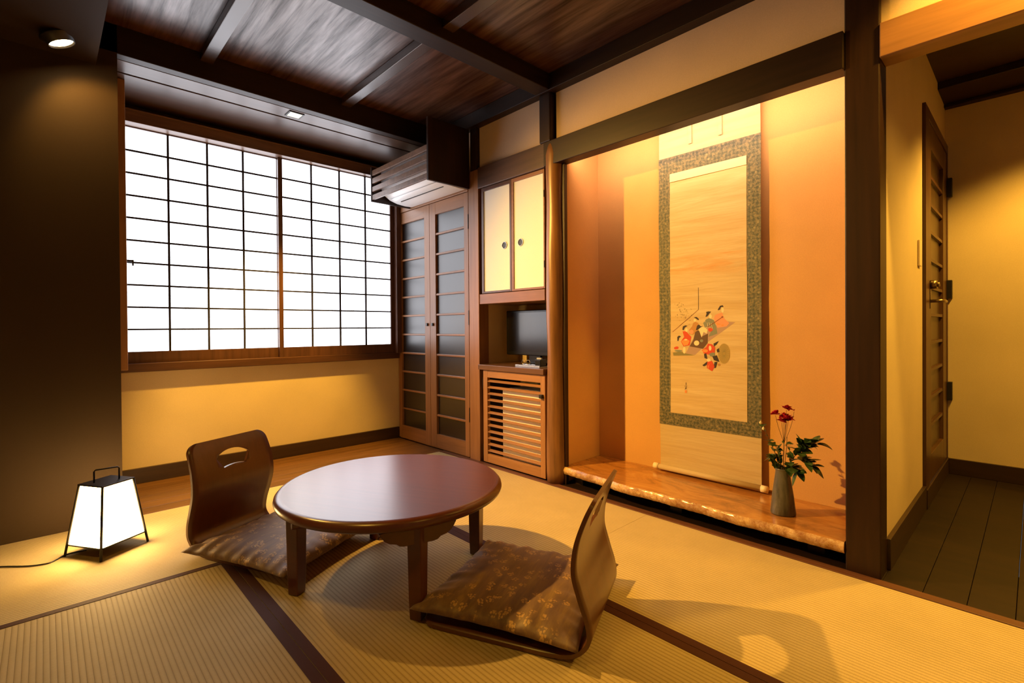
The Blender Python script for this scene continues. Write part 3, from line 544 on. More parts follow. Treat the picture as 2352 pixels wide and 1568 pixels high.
# ---- corridor door
dr = root('door_1', (3.53, 0.37, 0.1), 'dark panelled door in the corridor wall', 'door', kind='structure')
b = MB().box(3.108, 3.222, 0.366, 0.392, 0.095, 1.975).box(3.952, 3.976, 0.366, 0.392, 0.095, 1.975).box(3.222, 3.952, 0.366, 0.392, 1.925, 1.975)
b.build('door_frame', m_frame_z, dr, bevel=0.002)
b = MB().box(3.226, 3.312, 0.370, 0.400, 0.10, 1.92).box(3.80, 3.948, 0.370, 0.400, 0.10, 1.92)
b.box(3.312, 3.80, 0.370, 0.400, 1.80, 1.92).box(3.312, 3.80, 0.370, 0.400, 0.10, 0.235)
dl = b.build('door_leaf', wood('door_wood', (0.10, 0.045, 0.018), 2, 0.35), dr, bevel=0.002)
MB().box(3.312, 3.80, 0.388, 0.394, 0.235, 1.80).build('door_panel', wood('door_panel_wood', (0.09, 0.05, 0.022), 2, 0.3), dl)
b = MB()
for k in range(10): z = 0.238 + (k + 1) * 0.1425; b.box(3.312, 3.80, 0.374, 0.388, z - 0.008, z + 0.008)
b.build('crossbar', m_frame_x, dl)
for z in (1.11, 0.50, 1.72):
    MB().box(3.944, 3.980, 0.345, 0.370, z - 0.055, z + 0.055).build('hinge', m_black, dr, bevel=0.002)
MB().box(3.235, 3.262, 0.364, 0.370, 0.98, 1.12).tube([(3.25, 0.364, 1.018), (3.25, 0.325, 1.018), (3.262, 0.318, 1.018), (3.37, 0.318, 1.018)], 0.008, 10).build('lever_handle', m_brass, dr)
MB().tube([(3.25, 0.368, 1.10), (3.25, 0.34, 1.10)], 0.022, 16).tube([(3.25, 0.34, 1.10), (3.25, 0.33, 1.10)], 0.012, 12).build('door_lock', m_brass, dr)

# ================================================================== TATAMI
def mat_thing(x0, x1, y0, y1, axis, borders, label):
    r = MB().box(x0 + .0006, x1 - .0006, y0 + .0006, y1 - .0006, -0.032, 0.0).build('tatami_mat', m_tat_y if axis == 1 else m_tat_x, None, (x0, y0, 0))
    for e in borders:
        b = MB()
        if e == 'x0': b.box(x0 + .001, x0 + .031, y0 + .001, y1 - .001, -0.001, 0.0012)
        if e == 'x1': b.box(x1 - .031, x1 - .001, y0 + .001, y1 - .001, -0.001, 0.0012)
        if e == 'y0': b.box(x0 + .001, x1 - .001, y0 + .001, y0 + .027, -0.001, 0.0012)
        b.build('cloth_border', m_border, r)
    tag(r, label, 'tatami mat', 'tatami mats on the floor')
mat_thing(-0.395, 1.317, 2.148, 2.991, 0, ['y0'], 'tatami mat with the paper lantern on it, ribs running along the window')
mat_thing(-1.5, -0.395, 2.148, 2.991, 0, ['y0'], 'tatami mat at the far left wall, mostly out of view')
mat_thing(-0.285, 0.518, 0.44, 2.148, 1, ['x0', 'x1'], 'coarse ribbed tatami mat left of the wide dark border, before the lantern mat')
mat_thing(-1.5, -0.285, 0.44, 2.148, 1, ['x1'], 'tatami mat along the left wall, out of view')
mat_thing(0.518, 1.317, 0.44, 2.148, 1, ['x0', 'x1'], 'tatami mat under the round table between two dark borders')
mat_thing(1.317, 2.091, 1.28, 2.991, 1, ['x0'], 'tatami mat in front of the closet and louvered cupboard')
mat_thing(1.317, 2.091, -0.44, 1.28, 1, ['x0'], 'tatami mat in front of the alcove and corner pillar')
mat_thing(-1.5, 1.317, -0.44, 0.44, 0, ['y0'], 'tatami mat under the viewer')
mat_thing(-1.5, 2.091, -1.5, -0.44, 0, [], 'tatami mat at the rear of the room')

# ================================================================== CLOSET
cl = root('closet', (2.3, 3.15, 0), 'tall brown closet with two dark glass slatted doors beside the window', 'closet')
MB().box(2.14, 2.16, 3.612, 3.628, 0.004, 1.836).box(2.16, 2.555, 3.61, 3.625, 0.004, 1.836).box(2.16, 2.555, 2.684, 2.70, 0.004, 1.836).box(2.14, 2.555, 2.70, 3.61, 0.0005, 0.004).build('cabinet_body', m_closet_z, cl)
def closet_door(y0, y1, g0, g1, knob, lab):
    b = MB().box(2.13, 2.155, y0, g0, 0.008, 1.834).box(2.13, 2.155, g1, y1, 0.008, 1.834).box(2.152, 2.1545, g0, g1, 0.008, 1.834)
    d = b.build('door', m_closet_z, cl, bevel=0.002); tag(d, lab)
    MB().box(2.1305, 2.1545, g0, g1, 1.746, 1.834).build('top_rail', m_closet_y, d, bevel=0.001)
    MB().box(2.1305, 2.1545, g0, g1, 0.008, 0.110).build('bottom_rail', m_closet_y, d, bevel=0.001)
    MB().box(2.147, 2.151, g0 - .002, g1 + .002, 0.108, 1.748).build('glass_panel', m_dglass, d)
    for k in range(10):
        z = 1.600 - k * 0.150
        MB().box(2.133, 2.147, g0, g1, z - 0.0075, z + 0.0075).build('crossbar', m_closet_y, d, bevel=0.003)
    MB().box(2.118, 2.13, knob - 0.010, knob + 0.010, 0.916, 0.938).build('knob', m_black, d, bevel=0.002)
    return d
d = closet_door(3.1545, 3.611, 3.224, 3.565, 3.187, 'closet door next to the window')
d = closet_door(2.683, 3.1515, 2.731, 3.076, 3.115, 'closet door next to the square pillar')
for z in (1.63, 0.97, 0.30): MB().box(2.126, 2.131, 2.6800, 2.6835, z - 0.05, z + 0.05).build('hinge', m_black, d)

# ================================================================== CUPBOARD STACK
cp = root('overhead_cupboard', (2.3, 2.26, 1.057), 'overhead cupboard with two white paper doors and round pulls', 'cupboard')
MB().box(2.135, 2.5, 1.976, 2.572, 1.058, 1.124).build('bottom_rail', m_rail_y, cp, bevel=0.002)
MB().box(2.16, 2.55, 1.976, 1.99, 1.124, 1.83).box(2.16, 2.55, 2.555, 2.572, 1.124, 1.83).box(2.54, 2.555, 1.99, 2.555, 1.124, 1.83).build('cabinet_body', m_post, cp)
def pdoor(y0, y1, g0, g1, py, lab, stile):
    o = MB().box(2.14, 2.158, y0, g0, 1.128, 1.829).box(2.14, 2.158, g1, y1, 1.128, 1.829).box(2.14, 2.158, g0, g1, 1.128, 1.141).box(2.14, 2.158, g0, g1, 1.806, 1.829).build('door', stile, cp, bevel=0.0015)
    tag(o, lab)
    MB().box(2.146, 2.152, g0 - .001, g1 + .001, 1.140, 1.807).build('paper_panel', m_fus, o)
    rg = MB()
    ring = [(2.143, py + 0.0215 * math.cos(a * PI / 12), 1.425 + 0.0215 * math.sin(a * PI / 12)) for a in range(25)]
    rg.tube(ring, 0.0022, 6, cap=False).build('pull_ring', mat('pale_metal', (0.6, 0.6, 0.6), 0.3, 0.9), o)
    MB().prism([(0.021 * math.cos(a * PI / 12), 0.021 * math.sin(a * PI / 12)) for a in range(24)], lambda u, v, w: (w, py + u, 1.425 + v), 2.1445, 2.1475).build('round_pull', m_black, o)
pdoor(2.262, 2.553, 2.279, 2.530, 2.331, 'paper door beside the square pillar', m_frame_z)
pdoor(1.979, 2.2605, 1.9895, 2.2415, 2.184, 'paper door beside the round post', m_rail_y)
for z in (1.683, 1.271): MB().box(2.134, 2.140, 1.977, 1.981, z - 0.02, z + 0.02).build('hinge', m_black, cp)
struct('wall_niche_left', (2.215, 2.5, 2.573, 2.60, 0.0, 1.06), m_wall, 'cream side of the television niche')
struct('wall_niche_back', (2.50, 2.56, 1.93, 2.573, 0.0, 1.058), m_wall, 'cream back of the television niche')
struct('wall_niche_right', (2.195, 2.5, 1.932, 1.955, 0.0, 1.058), m_wall, 'side of the television niche')

lc = root('louvered_cupboard', (2.3, 2.25, 0), 'low orange-brown cupboard with a slatted louver door', 'cupboard')
MB().box(2.115, 2.499, 1.9735, 2.5715, 0.621, 0.655).build('top_board', m_shelf, lc, bevel=0.003)
MB().box(2.16, 2.499, 2.556, 2.5715, 0.001, 0.621).build('side_panel', m_post, lc)
MB().box(2.16, 2.499, 1.957, 1.972, 0.001, 0.621).build('side_panel', m_post, lc)
ld = MB().box(2.13, 2.155, 2.4935, 2.5345, 0.011, 0.6185).box(2.13, 2.155, 1.9745, 2.012, 0.011, 0.6185).box(2.1525, 2.155, 2.012, 2.4935, 0.012, 0.03).build('door', m_louv_z, lc, bevel=0.002)
MB().box(2.1305, 2.1545, 2.012, 2.4935, 0.572, 0.6185).build('top_rail', m_louv_y, ld, bevel=0.001)
MB().box(2.1305, 2.1545, 2.012, 2.4935, 0.011, 0.066).build('bottom_rail', m_louv_y, ld, bevel=0.001)
for k in range(12):
    z = 0.549 - k * 0.0418
    mt = Matrix.Translation((2.1425, 0, z)) @ Matrix.Rotation(math.radians(-24), 4, 'Y')
    MB().box(-0.0115, 0.0115, 2.0122, 2.4933, -0.003, 0.003, mtx=mt).build('louver_slat', m_louv_y, ld, bevel=0.001)
MB().box(2.112, 2.13, 1.986, 2.008, 0.482, 0.505).build('knob', m_black, ld, bevel=0.002)
for z in (0.53, 0.085): MB().box(2.131, 2.145, 2.5355, 2.5405, z - 0.035, z + 0.035).build('hinge', m_black, lc)
fr = root('mini_fridge', (2.34, 2.18, 0.02), 'small white refrigerator seen between the louver slats', 'refrigerator')
MB().box(2.215, 2.49, 1.975, 2.385, 0.03, 0.505).build('fridge_body', m_white, fr, bevel=0.008)
MB().box(2.166, 2.213, 1.975, 2.385, 0.06, 0.505).build('door', mat('fridge_white', (0.92, 0.90, 0.86), 0.4), fr, bevel=0.006)
for y in (2.0, 2.36):
    for x in (2.24, 2.44): MB().box(x, x + .03, y - 0.012, y + 0.012, 0.0, 0.03).build('foot', m_black, fr)

# television and small things on the shelf
tv = root('television', (2.33, 2.25, 0.655), 'small black flat television in the niche above the louver door', 'television')
MB().box(2.322, 2.352, 1.992, 2.512, 0.715, 1.015).build('tv_housing', m_blackp, tv, bevel=0.006)
MB().box(2.3195, 2.323, 2.012, 2.492, 0.742, 0.998).build('screen', m_screen, tv)
MB().box(2.33, 2.35, 2.20, 2.30, 0.66, 0.72).build('neck', m_blackp, tv)
MB().lathe([(0.10, 0), (0.10, 0.008), (0.02, 0.014)], (2.345, 2.25, 0.6552), 32).build('base', m_blackp, tv)
tr = tag(MB().box(2.165, 2.235, 2.05, 2.262, 0.6555, 0.662).box(2.165, 2.169, 2.05, 2.262, 0.662, 0.668).box(2.231, 2.235, 2.05, 2.262, 0.662, 0.668).build('tray', mat('silver_tray', (0.5, 0.5, 0.52), 0.25, 0.8), None, (2.2, 2.15, 0.6555), 0.001), 'flat silver tray in front of the television', 'tray')
bx = root('remote_holder', (2.2, 2.075, 0.6625), 'black box with a remote control on the silver tray', 'remote holder')
MB().box(2.175, 2.225, 2.052, 2.098, 0.6625, 0.704).build('holder_box', m_blackp, bx, bevel=0.003)
MB().box(2.185, 2.197, 2.056, 2.094, 0.7045, 0.715).build('remote_control', mat('grey_plastic', (0.35, 0.35, 0.36), 0.4), bx, bevel=0.002)
gl = root('eyeglasses', (2.2, 2.18, 0.664), 'wire spectacles folded on the silver tray', 'eyeglasses')
for y in (2.165, 2.205):
    MB().tube([(2.185, y + 0.016 * math.cos(a * PI / 8), 0.6825 + 0.014 * math.sin(a * PI / 8)) for a in range(17)], 0.0018, 6, cap=False).build('rim', m_brass, gl)
MB().tube([(2.185, 2.181, 0.688), (2.185, 2.189, 0.688)], 0.0015, 6).build('bridge', m_brass, gl)
for y0, y1 in ((2.149, 2.20), (2.221, 2.17)): MB().tube([(2.186, y0, 0.688), (2.205, (y0 + y1) / 2, 0.68), (2.222, y1, 0.6645)], 0.0015, 6).build('temple', m_brass, gl)

# ================================================================== AIR CONDITIONER AND COVER
ac = root('air_conditioner', (2.0, 3.03, 1.85), 'white wall air conditioner behind the slatted wooden cover', 'air conditioner')
poly = [(2.124, 1.852), (2.06, 1.850), (1.99, 1.856), (1.93, 1.872), (1.885, 1.90), (1.86, 1.94), (1.855, 2.0), (1.858, 2.09), (1.875, 2.105), (2.124, 2.105)]
MB().prism(poly, lambda u, v, w: (u, w, v), 2.70, 3.385, smooth=True).build('unit_body', mat('ac_white', (0.85, 0.86, 0.88), 0.3), ac, bevel=0.004)
MB().box(1.975, 1.981, 2.76, 3.30, 1.8545, 1.8585).build('air_flap', m_black, ac)
MB().tube([(1.917, 2.72, 1.8745), (1.917, 3.35, 1.8745)], 0.0016, 6).build('seam', mat('ac_grey', (0.5, 0.52, 0.55), 0.4), ac)
cv = root('slatted_cover', (1.95, 3.04, 1.85), 'dark wooden slatted cover box around the air conditioner', 'air conditioner cover')
tag(MB().box(1.792, 2.124, 2.6585, 2.6785, 1.847, 2.25).build('side_panel', m_post, cv, bevel=0.002), 'full-height side panel')
MB().box(1.792, 2.124, 3.408, 3.425, 1.847, 2.105).build('side_panel', m_post, cv, bevel=0.002)
for z0, z1 in ((2.040, 2.078), (1.980, 2.020), (1.920, 1.957), (1.860, 1.896)):
    MB().box(1.796, 1.812, 2.6785, 3.408, z0, z1).build('slat', m_kamoi, cv, bevel=0.002)

# ================================================================== RECESSED LAMPS
dl_ = root('recessed_downlight', (1.13, 3.11, 2.2), 'small square glowing downlight in the board ceiling over the window', 'ceiling light')
MB().box(1.085, 1.173, 3.068, 3.078, 2.203, 2.208).box(1.085, 1.173, 3.144, 3.154, 2.203, 2.208).box(1.085, 1.095, 3.078, 3.144, 2.203, 2.208).box(1.163, 1.173, 3.078, 3.144, 2.203, 2.208).build('trim_ring', m_black, dl_)
MB().box(1.095, 1.163, 3.078, 3.144, 2.205, 2.2075).build('lens', m_glow, dl_)
sp = root('spot_lamp', (0.055, 2.80, 2.13), 'round bright ceiling spot lamp in the dark corner over the lantern', 'ceiling light')
sp.rotation_euler = (0, math.radians(-24), 0)
MB().lathe([(0.062, 0.034), (0.064, 0.026), (0.050, 0.022), (0.047, -0.001), (0.044, -0.001), (0.044, 0.030)], (0.055, 2.80, 2.0955), 32).build('lamp_housing', m_black, sp)
MB().lathe([(0.036, 0.0), (0.043, 0.003), (0.043, 0.010), (0.001, 0.010)], (0.055, 2.80, 2.100), 28).build('lens', m_bulb, sp)
def downlight(x, y, z, lab):
    r = root('round_downlight', (x, y, z), lab, 'ceiling light')
    MB().lathe([(0.045, -0.004), (0.055, -0.004), (0.055, 0.0), (0.04, 0.0)], (x, y, z), 28).build('trim_ring', m_brass, r)
    MB().lathe([(0.001, -0.006), (0.038, -0.006), (0.038, -0.004), (0.001, -0.004)], (x, y, z), 28).build('lens', m_glow, r)
downlight(3.35, -0.25, 2.254, 'round downlight in the corridor ceiling near its end wall')
downlight(2.55, -0.45, 2.254, 'round downlight in the corridor ceiling near the room')
downlight(1.97, -0.12, 2.344, 'round downlight in the room ceiling by the corridor')
downlight(0.9, -0.45, 2.344, 'added unseen fill downlight in the room ceiling behind the viewer')
downlight(-0.30, 1.00, 2.344, 'added unseen fill downlight in the room ceiling near the left wall')
tl = root('tube_lamp', (2.215, 1.18, 1.92), 'slim tube lamp hidden behind the alcove lintel', 'lamp')
MB().box(2.1985, 2.2185, 0.49, 1.84, 1.89, 1.94).build('housing', m_white, tl)
MB().tube([(2.2235, 0.51, 1.915), (2.2235, 1.82, 1.915)], 0.004, 8).build('tube', m_glow, tl)

# ================================================================== ALCOVE SLAB, SCROLL, VASE
b = MB(); N = 90; top = []; rnd = random.Random(3)
ph = [rnd.uniform(0, 6) for _ in range(5)]
def fx(y, k):    # live front edge; k 0 top .. 1 bottom
    w = 0.006 * math.sin(y * 11 + ph[0]) + 0.004 * math.sin(y * 23 + ph[1]) + 0.002 * math.sin(y * 61 + ph[2])
    t0 = min(1.0, max(0.0, (1.86 - y) / 0.45))
    return 2.150 - 0.026 * t0 + 0.008 * w / 0.006 * 0.6 + (0.010 * (k - 0.5) ** 2 * 4) + 0.0015 * math.sin(y * 140 + k * 9)
ys = [0.486 + (1.872 - 0.486) * i / N for i in range(N + 1)]
prof = [0, .15, .35, .5, .65, .85, 1]
vs = []
for y in ys:
    for k in prof: vs.append((fx(y, k), y, 0.1 - 0.042 * k))
n = len(prof)
b.add(vs, [(i * n + j, i * n + j + 1, (i + 1) * n + j + 1, (i + 1) * n + j) for i in range(N) for j in range(n - 1)], 1, True)
vt = [v for y in ys for v in ((fx(y, 0), y, 0.1), (2.519, y, 0.1), (2.519, y, 0.058), (fx(y, 1), y, 0.058))]
b.add(vt, [f for i in range(N) for f in ((i * 4, i * 4 + 1, i * 4 + 5, i * 4 + 4), (i * 4 + 1, i * 4 + 2, i * 4 + 6, i * 4 + 5), (i * 4 + 2, i * 4 + 3, i * 4 + 7, i * 4 + 6))], 0)
for i in (0, N): b.add([vs[i * n + j] for j in range(n)] + [(2.519, ys[i], 0.058), (2.519, ys[i], 0.1)], [tuple(range(n + 2))], 0)
sl = b.build('alcove_slab', [m_slab, m_edge], None, (2.3, 1.17, 0.058))
tag(sl, 'glossy golden wood slab with a rough live edge forming the alcove floor', 'alcove floor slab')
for y in (0.60, 1.20, 1.80): struct('floor_bearer', (2.22, 2.5, y - 0.03, y + 0.03, 0.0, 0.058), m_post)

sr = root('hanging_scroll', (2.485, 1.17, 0.11), 'long hanging scroll painting with green brocade border on the alcove back wall', 'hanging scroll')
def cloth(y0, y1, z0, z1, x, t=0.0012, wave=0.0025):
    def g(u, v):
        y = y1 + (y0 - y1) * u; z = z0 + (z1 - z0) * v
        return (x + wave * math.sin(z * 7.3 + 0.8) * 0.7 + wave * 0.5 * math.sin(z * 17 + y * 3), y, z)
    b = MB(); b.grid(g, 10, 60); nv = len(b.v)
    b.grid(lambda u, v: (g(1 - u, v)[0] + t, g(1 - u, v)[1], g(1 - u, v)[2]), 10, 60)
    return b
cloth(0.902, 1.436, 0.125, 2.16, 2.489).build('mount_cloth', m_cream_silk, sr, fix=False)
cloth(0.900, 1.438, 0.362, 1.820, 2.4872).build('brocade_border', m_broc, sr, fix=False)
pt = cloth(0.965, 1.370, 0.431, 1.728, 2.4855)
def wv(y, z): return 2.4855 + 0.0025 * math.sin(z * 7.3 + 0.8) * 0.7 + 0.00125 * math.sin(z * 17 + y * 3)
keys = list(PAINT); mats = [m_paintsilk] + [PAINT[k] for k in keys]
for i, (c, p) in enumerate(SCROLL):
    e = 0.0004 + i * 0.000012
    if len(p) > 8 and c == 'straw' or True:
        cy = sum(a for a, _ in p) / len(p); cz = sum(z for _, z in p) / len(p)
        vs = [(wv(y, z) - e, y, z) for y, z in p]
        pt.add(vs, [tuple(range(len(p)))], 1 + keys.index(c))
pt.box(2.4838, 2.4848, 0.965, 1.370, 1.682, 1.726, 1 + keys.index('cream'))
pt.build('painting', mats, sr, fix=False)
MB().tube([(2.480, 0.90, 0.1245), (2.480, 1.44, 0.1245)], 0.0145, 20).build('roller', m_cream_silk, sr)
for y0, y1 in ((0.872, 0.90), (1.44, 1.470)): MB().tube([(2.480, y0, 0.1245), (2.480, y1, 0.1245)], 0.0165, 20).build('roller_knob', mat('ivory', (0.85, 0.74, 0.5), 0.35), sr)
MB().box(2.483, 2.4845, 1.243, 1.262, 1.862, 2.16).build('ribbon', m_cream_silk, sr)
MB().box(2.483, 2.4845, 1.083, 1.102, 1.862, 2.16).build('ribbon', m_cream_silk, sr)
MB().tube([(2.480, 0.90, 2.165), (2.480, 1.44, 2.165)], 0.008, 12).build('top_rod', m_post, sr)
MB().tube([(2.482, 1.02, 2.17), (2.505, 1.17, 2.24), (2.482, 1.32, 2.17)], 0.002, 6).build('hanging_cord', m_brass, sr)

VX, VY = 2.285, 0.742
vs = root('vase', (VX, VY, 0.1), 'slender grey stoneware vase holding red flowers on the alcove slab', 'vase')
pr = [(0.047, 0.0), (0.049, 0.006), (0.046, 0.03), (0.041, 0.08), (0.034, 0.13), (0.029, 0.165), (0.0275, 0.182), (0.0295, 0.187), (0.031, 0.192), (0.0285, 0.193), (0.025, 0.188), (0.024, 0.16), (0.024, 0.12), (0.001, 0.118)]
MB().lathe(pr, (VX, VY, 0.1005), 36, wob=0.03).build('vase_body', m_vase, vs)
rnd = random.Random(8)
def leaf(b, p, d, L, W, m=0, droop=0.3, fold=0.25):
    p = Vector(p); d = Vector(d).normalized(); side = d.cross(Vector((rnd.uniform(-.5, .5), rnd.uniform(-.5, .5), 1))).normalized(); up = side.cross(d)
    N = 6; vs = []
    for i in range(N + 1):
        t = i / N; w_ = W * math.sin(PI * min(1, t * 0.93 + 0.04)) ** 0.8 * (1 - 0.25 * t)
        c = p + d * (L * t) + Vector((0, 0, -droop * L * t * t))
        for k in (-1, -.5, 0, .5, 1): vs.append(c + side * (w_ * k) + up * (fold * w_ * abs(k)))
    b.add(vs, [(i * 5 + j, i * 5 + j + 1, (i + 1) * 5 + j + 1, (i + 1) * 5 + j) for i in range(N) for j in range(4)], m, True)
def bez(a, c, e, n=8): return [tuple((Vector(a) * (1 - t) ** 2 + Vector(c) * 2 * t * (1 - t) + Vector(e) * t * t)) for t in [i / n for i in range(n + 1)]]
M0 = (VX, VY, 0.26)
# red flower spray
fl = root('red_flower_spray', (VX, VY, 0.24), 'spray of small crimson flowers on thin stems in the grey vase', 'flower')
heads = [(2.275, 0.767, 0.520), (2.275, 0.724, 0.548), (2.280, 0.735, 0.510), (2.265, 0.714, 0.508), (2.275, 0.742, 0.492), (2.29, 0.728, 0.498), (2.275, 0.694, 0.545)]
J = (2.278, 0.735, 0.405)
st = MB().tube(bez(M0, (VX - .004, 0.737, 0.33), J), 0.0016, 6)
for h in heads: st.tube(bez(J, ((J[0] + h[0]) / 2, h[1] * .7 + J[1] * .3, 0.46), (h[0], h[1], h[2] - 0.004)), 0.0009, 5)
st.tube(bez(M0, (VX, 0.728, 0.34), (2.276, 0.722, 0.43)), 0.0011, 5)
st.build('stem', m_stem, fl)
for hi, h in enumerate(heads):
    b = MB(); R = 0.023 if hi < 6 else 0.008
    for k in range(16 if hi < 6 else 6):
        a = rnd.uniform(0, 2 * PI); el = rnd.uniform(-0.1, 1.2)
        leaf(b, h, (math.cos(a) * math.cos(el), math.sin(a) * math.cos(el), math.sin(el)), R * rnd.uniform(.8, 1.2), R * 0.45, 0, 0.1, 0.5)
    b.build('flower_head', m_red, fl, fix=False)
b = MB()
for k in range(12): leaf(b, (J[0] + rnd.uniform(-.006, .006), J[1] - 0.004 + rnd.uniform(-.014, .006), J[2] + rnd.uniform(-.02, .012)), (rnd.uniform(-1, 1), rnd.uniform(-1, .3), rnd.uniform(-.2, .5)), 0.026, 0.005)
b.build('leaves', m_leaf, fl, fix=False)
# leafy branches
def branch(label, pts, leaves, L, W, buds=(), name='leafy_branch'):
    r = root(name, (VX, VY, 0.24), label, 'branch')
    s = MB()
    for p in pts: s.tube(p, [0.0022 - 0.0012 * i / (len(p) - 1) for i in range(len(p))], 6)
    s.build('stem', m_stem, r)
    b = MB()
    for p, n in zip(pts, leaves):
        for k in range(n):
            i = rnd.randint(max(1, len(p) // 3), len(p) - 1); q = Vector(p[i])
            a = rnd.uniform(0, 2 * PI)
            d = (Vector(p[i]) - Vector(p[i - 1])).normalized() * 0.6 + Vector((math.cos(a) * .7, math.sin(a) * .7, rnd.uniform(-.5, .7)))
            leaf(b, q, d, L * rnd.uniform(.7, 1.2), W * rnd.uniform(.8, 1.15), 0, rnd.uniform(0, .6))
    b.build('leaves', m_leaf, r, fix=False)
    for q in buds:
        bb = MB().lathe([(0.001, 0), (0.006, 0.004), (0.0065, 0.009), (0.001, 0.016)], q, 10); bb.build('flower_bud', m_bud, r)
branch('drooping branch of dark glossy leaves on the corridor side of the vase', [bez(M0, (2.27, 0.70, 0.36), (2.262, 0.655, 0.395), 8), bez((2.265, 0.68, 0.375), (2.255, 0.64, 0.44), (2.262, 0.607, 0.42), 7), bez((2.27, 0.70, 0.34), (2.26, 0.66, 0.36), (2.26, 0.625, 0.33), 7), bez(M0, (2.265, 0.71, 0.33), (2.255, 0.675, 0.30), 6)],
       [22, 20, 20, 22], 0.052, 0.018)
branch('short leafy branch leaning toward the scroll in the vase', [bez(M0, (2.27, 0.76, 0.33), (2.268, 0.785, 0.33), 7), bez(M0, (2.275, 0.745, 0.32), (2.272, 0.765, 0.385), 7)], [16, 14], 0.040, 0.015)
branch('slanting twig with pale buds beside the scroll', [bez(M0, (2.275, 0.765, 0.36), (2.272, 0.818, 0.462), 10)], [22], 0.027, 0.009, buds=[(2.272, 0.826, 0.470), (2.270, 0.814, 0.446)], name='budding_twig')

# light switch in the corridor
sw = tag(MB().box(2.962, 3.025, 0.3715, 0.3795, 1.175, 1.295).build('light_switch', m_cream, None, (2.99, 0.375, 1.175), 0.002), 'cream light switch plate beside the corridor door', 'light switch')

# ================================================================== ROUND TABLE
tb = root('round_low_table', (0.935, 1.635, 0), 'low round reddish-brown wooden table in the middle of the tatami', 'table', math.radians(28), local=True); tb.location.z = 0.0014
pr = [(0.300, 0.288), (0.352, 0.288), (0.368, 0.290), (0.378, 0.296), (0.383, 0.300), (0.392, 0.301), (0.399, 0.306), (0.402, 0.314), (0.400, 0.323), (0.393, 0.331), (0.383, 0.3355), (0.379, 0.3345), (0.374, 0.335)]
MB().lathe(pr, (0, 0, 0), 128).build('tabletop', m_table, tb)
A = 0.233
def lerp(a, b, t): return a + (b - a) * t
for sx, sy in ((-1, -1), (-1, 1), (1, -1), (1, 1)):
    b = MB(); vs = []
    for z, h in ((0.0, 0.0195), (0.06, 0.0215), (0.255, 0.0240), (0.288, 0.0240)):
        vs += [(sx * A - h, sy * A - h, z), (sx * A + h, sy * A - h, z), (sx * A + h, sy * A + h, z), (sx * A - h, sy * A + h, z)]
    fs = [(0, 3, 2, 1), (12, 13, 14, 15)] + [(i * 4 + k, i * 4 + (k + 1) % 4, i * 4 + 4 + (k + 1) % 4, i * 4 + 4 + k) for i in range(3) for k in range(4)]
    b.add(vs, fs); b.build('leg', m_table, tb, bevel=0.003)
    # scalloped bracket behind each leg, across the diagonal
    half = [(0.0, 0.236), (0.045, 0.236), (0.060, 0.239), (0.070, 0.247), (0.090, 0.252), (0.104, 0.261), (0.114, 0.274), (0.122, 0.2885)]
    poly = half + [(-u, v) for u, v in half[::-1][:-1]]
    n_ = Vector((sx, sy, 0)).normalized(); t_ = Vector((-n_.y, n_.x, 0)); c0 = Vector((sx * A, sy * A, 0)) - n_ * 0.012
    MB().prism(poly, lambda u, v, w, c0=c0, t_=t_, n_=n_: tuple(c0 + t_ * u + n_ * w + Vector((0, 0, v))), -0.012, 0.030).build('scalloped_bracket', m_table, tb, bevel=0.002)

# ================================================================== LEGLESS CHAIRS
def catmull(pts, n):
    out = []; P_ = [pts[0]] + pts + [pts[-1]]
    for i in range(1, len(P_) - 2):
        a, b_, c, d = P_[i - 1], P_[i], P_[i + 1], P_[i + 2]
        for k in range(n):
            t = k / n
            out.append(tuple(0.5 * ((2 * b_[j]) + (-a[j] + c[j]) * t + (2 * a[j] - 5 * b_[j] + 4 * c[j] - d[j]) * t * t + (-a[j] + 3 * b_[j] - 3 * c[j] + d[j]) * t ** 3) for j in (0, 1)))
    out.append(pts[-1]); return out
CURVE = catmull([(0.23, 0.016), (0.19, 0.0075), (0.06, 0.0065), (-0.08, 0.0065), (-0.18, 0.0085), (-0.245, 0.022), (-0.283, 0.062), (-0.282, 0.115), (-0.262, 0.180), (-0.246, 0.245), (-0.252, 0.315), (-0.273, 0.380), (-0.297, 0.434)], 9)
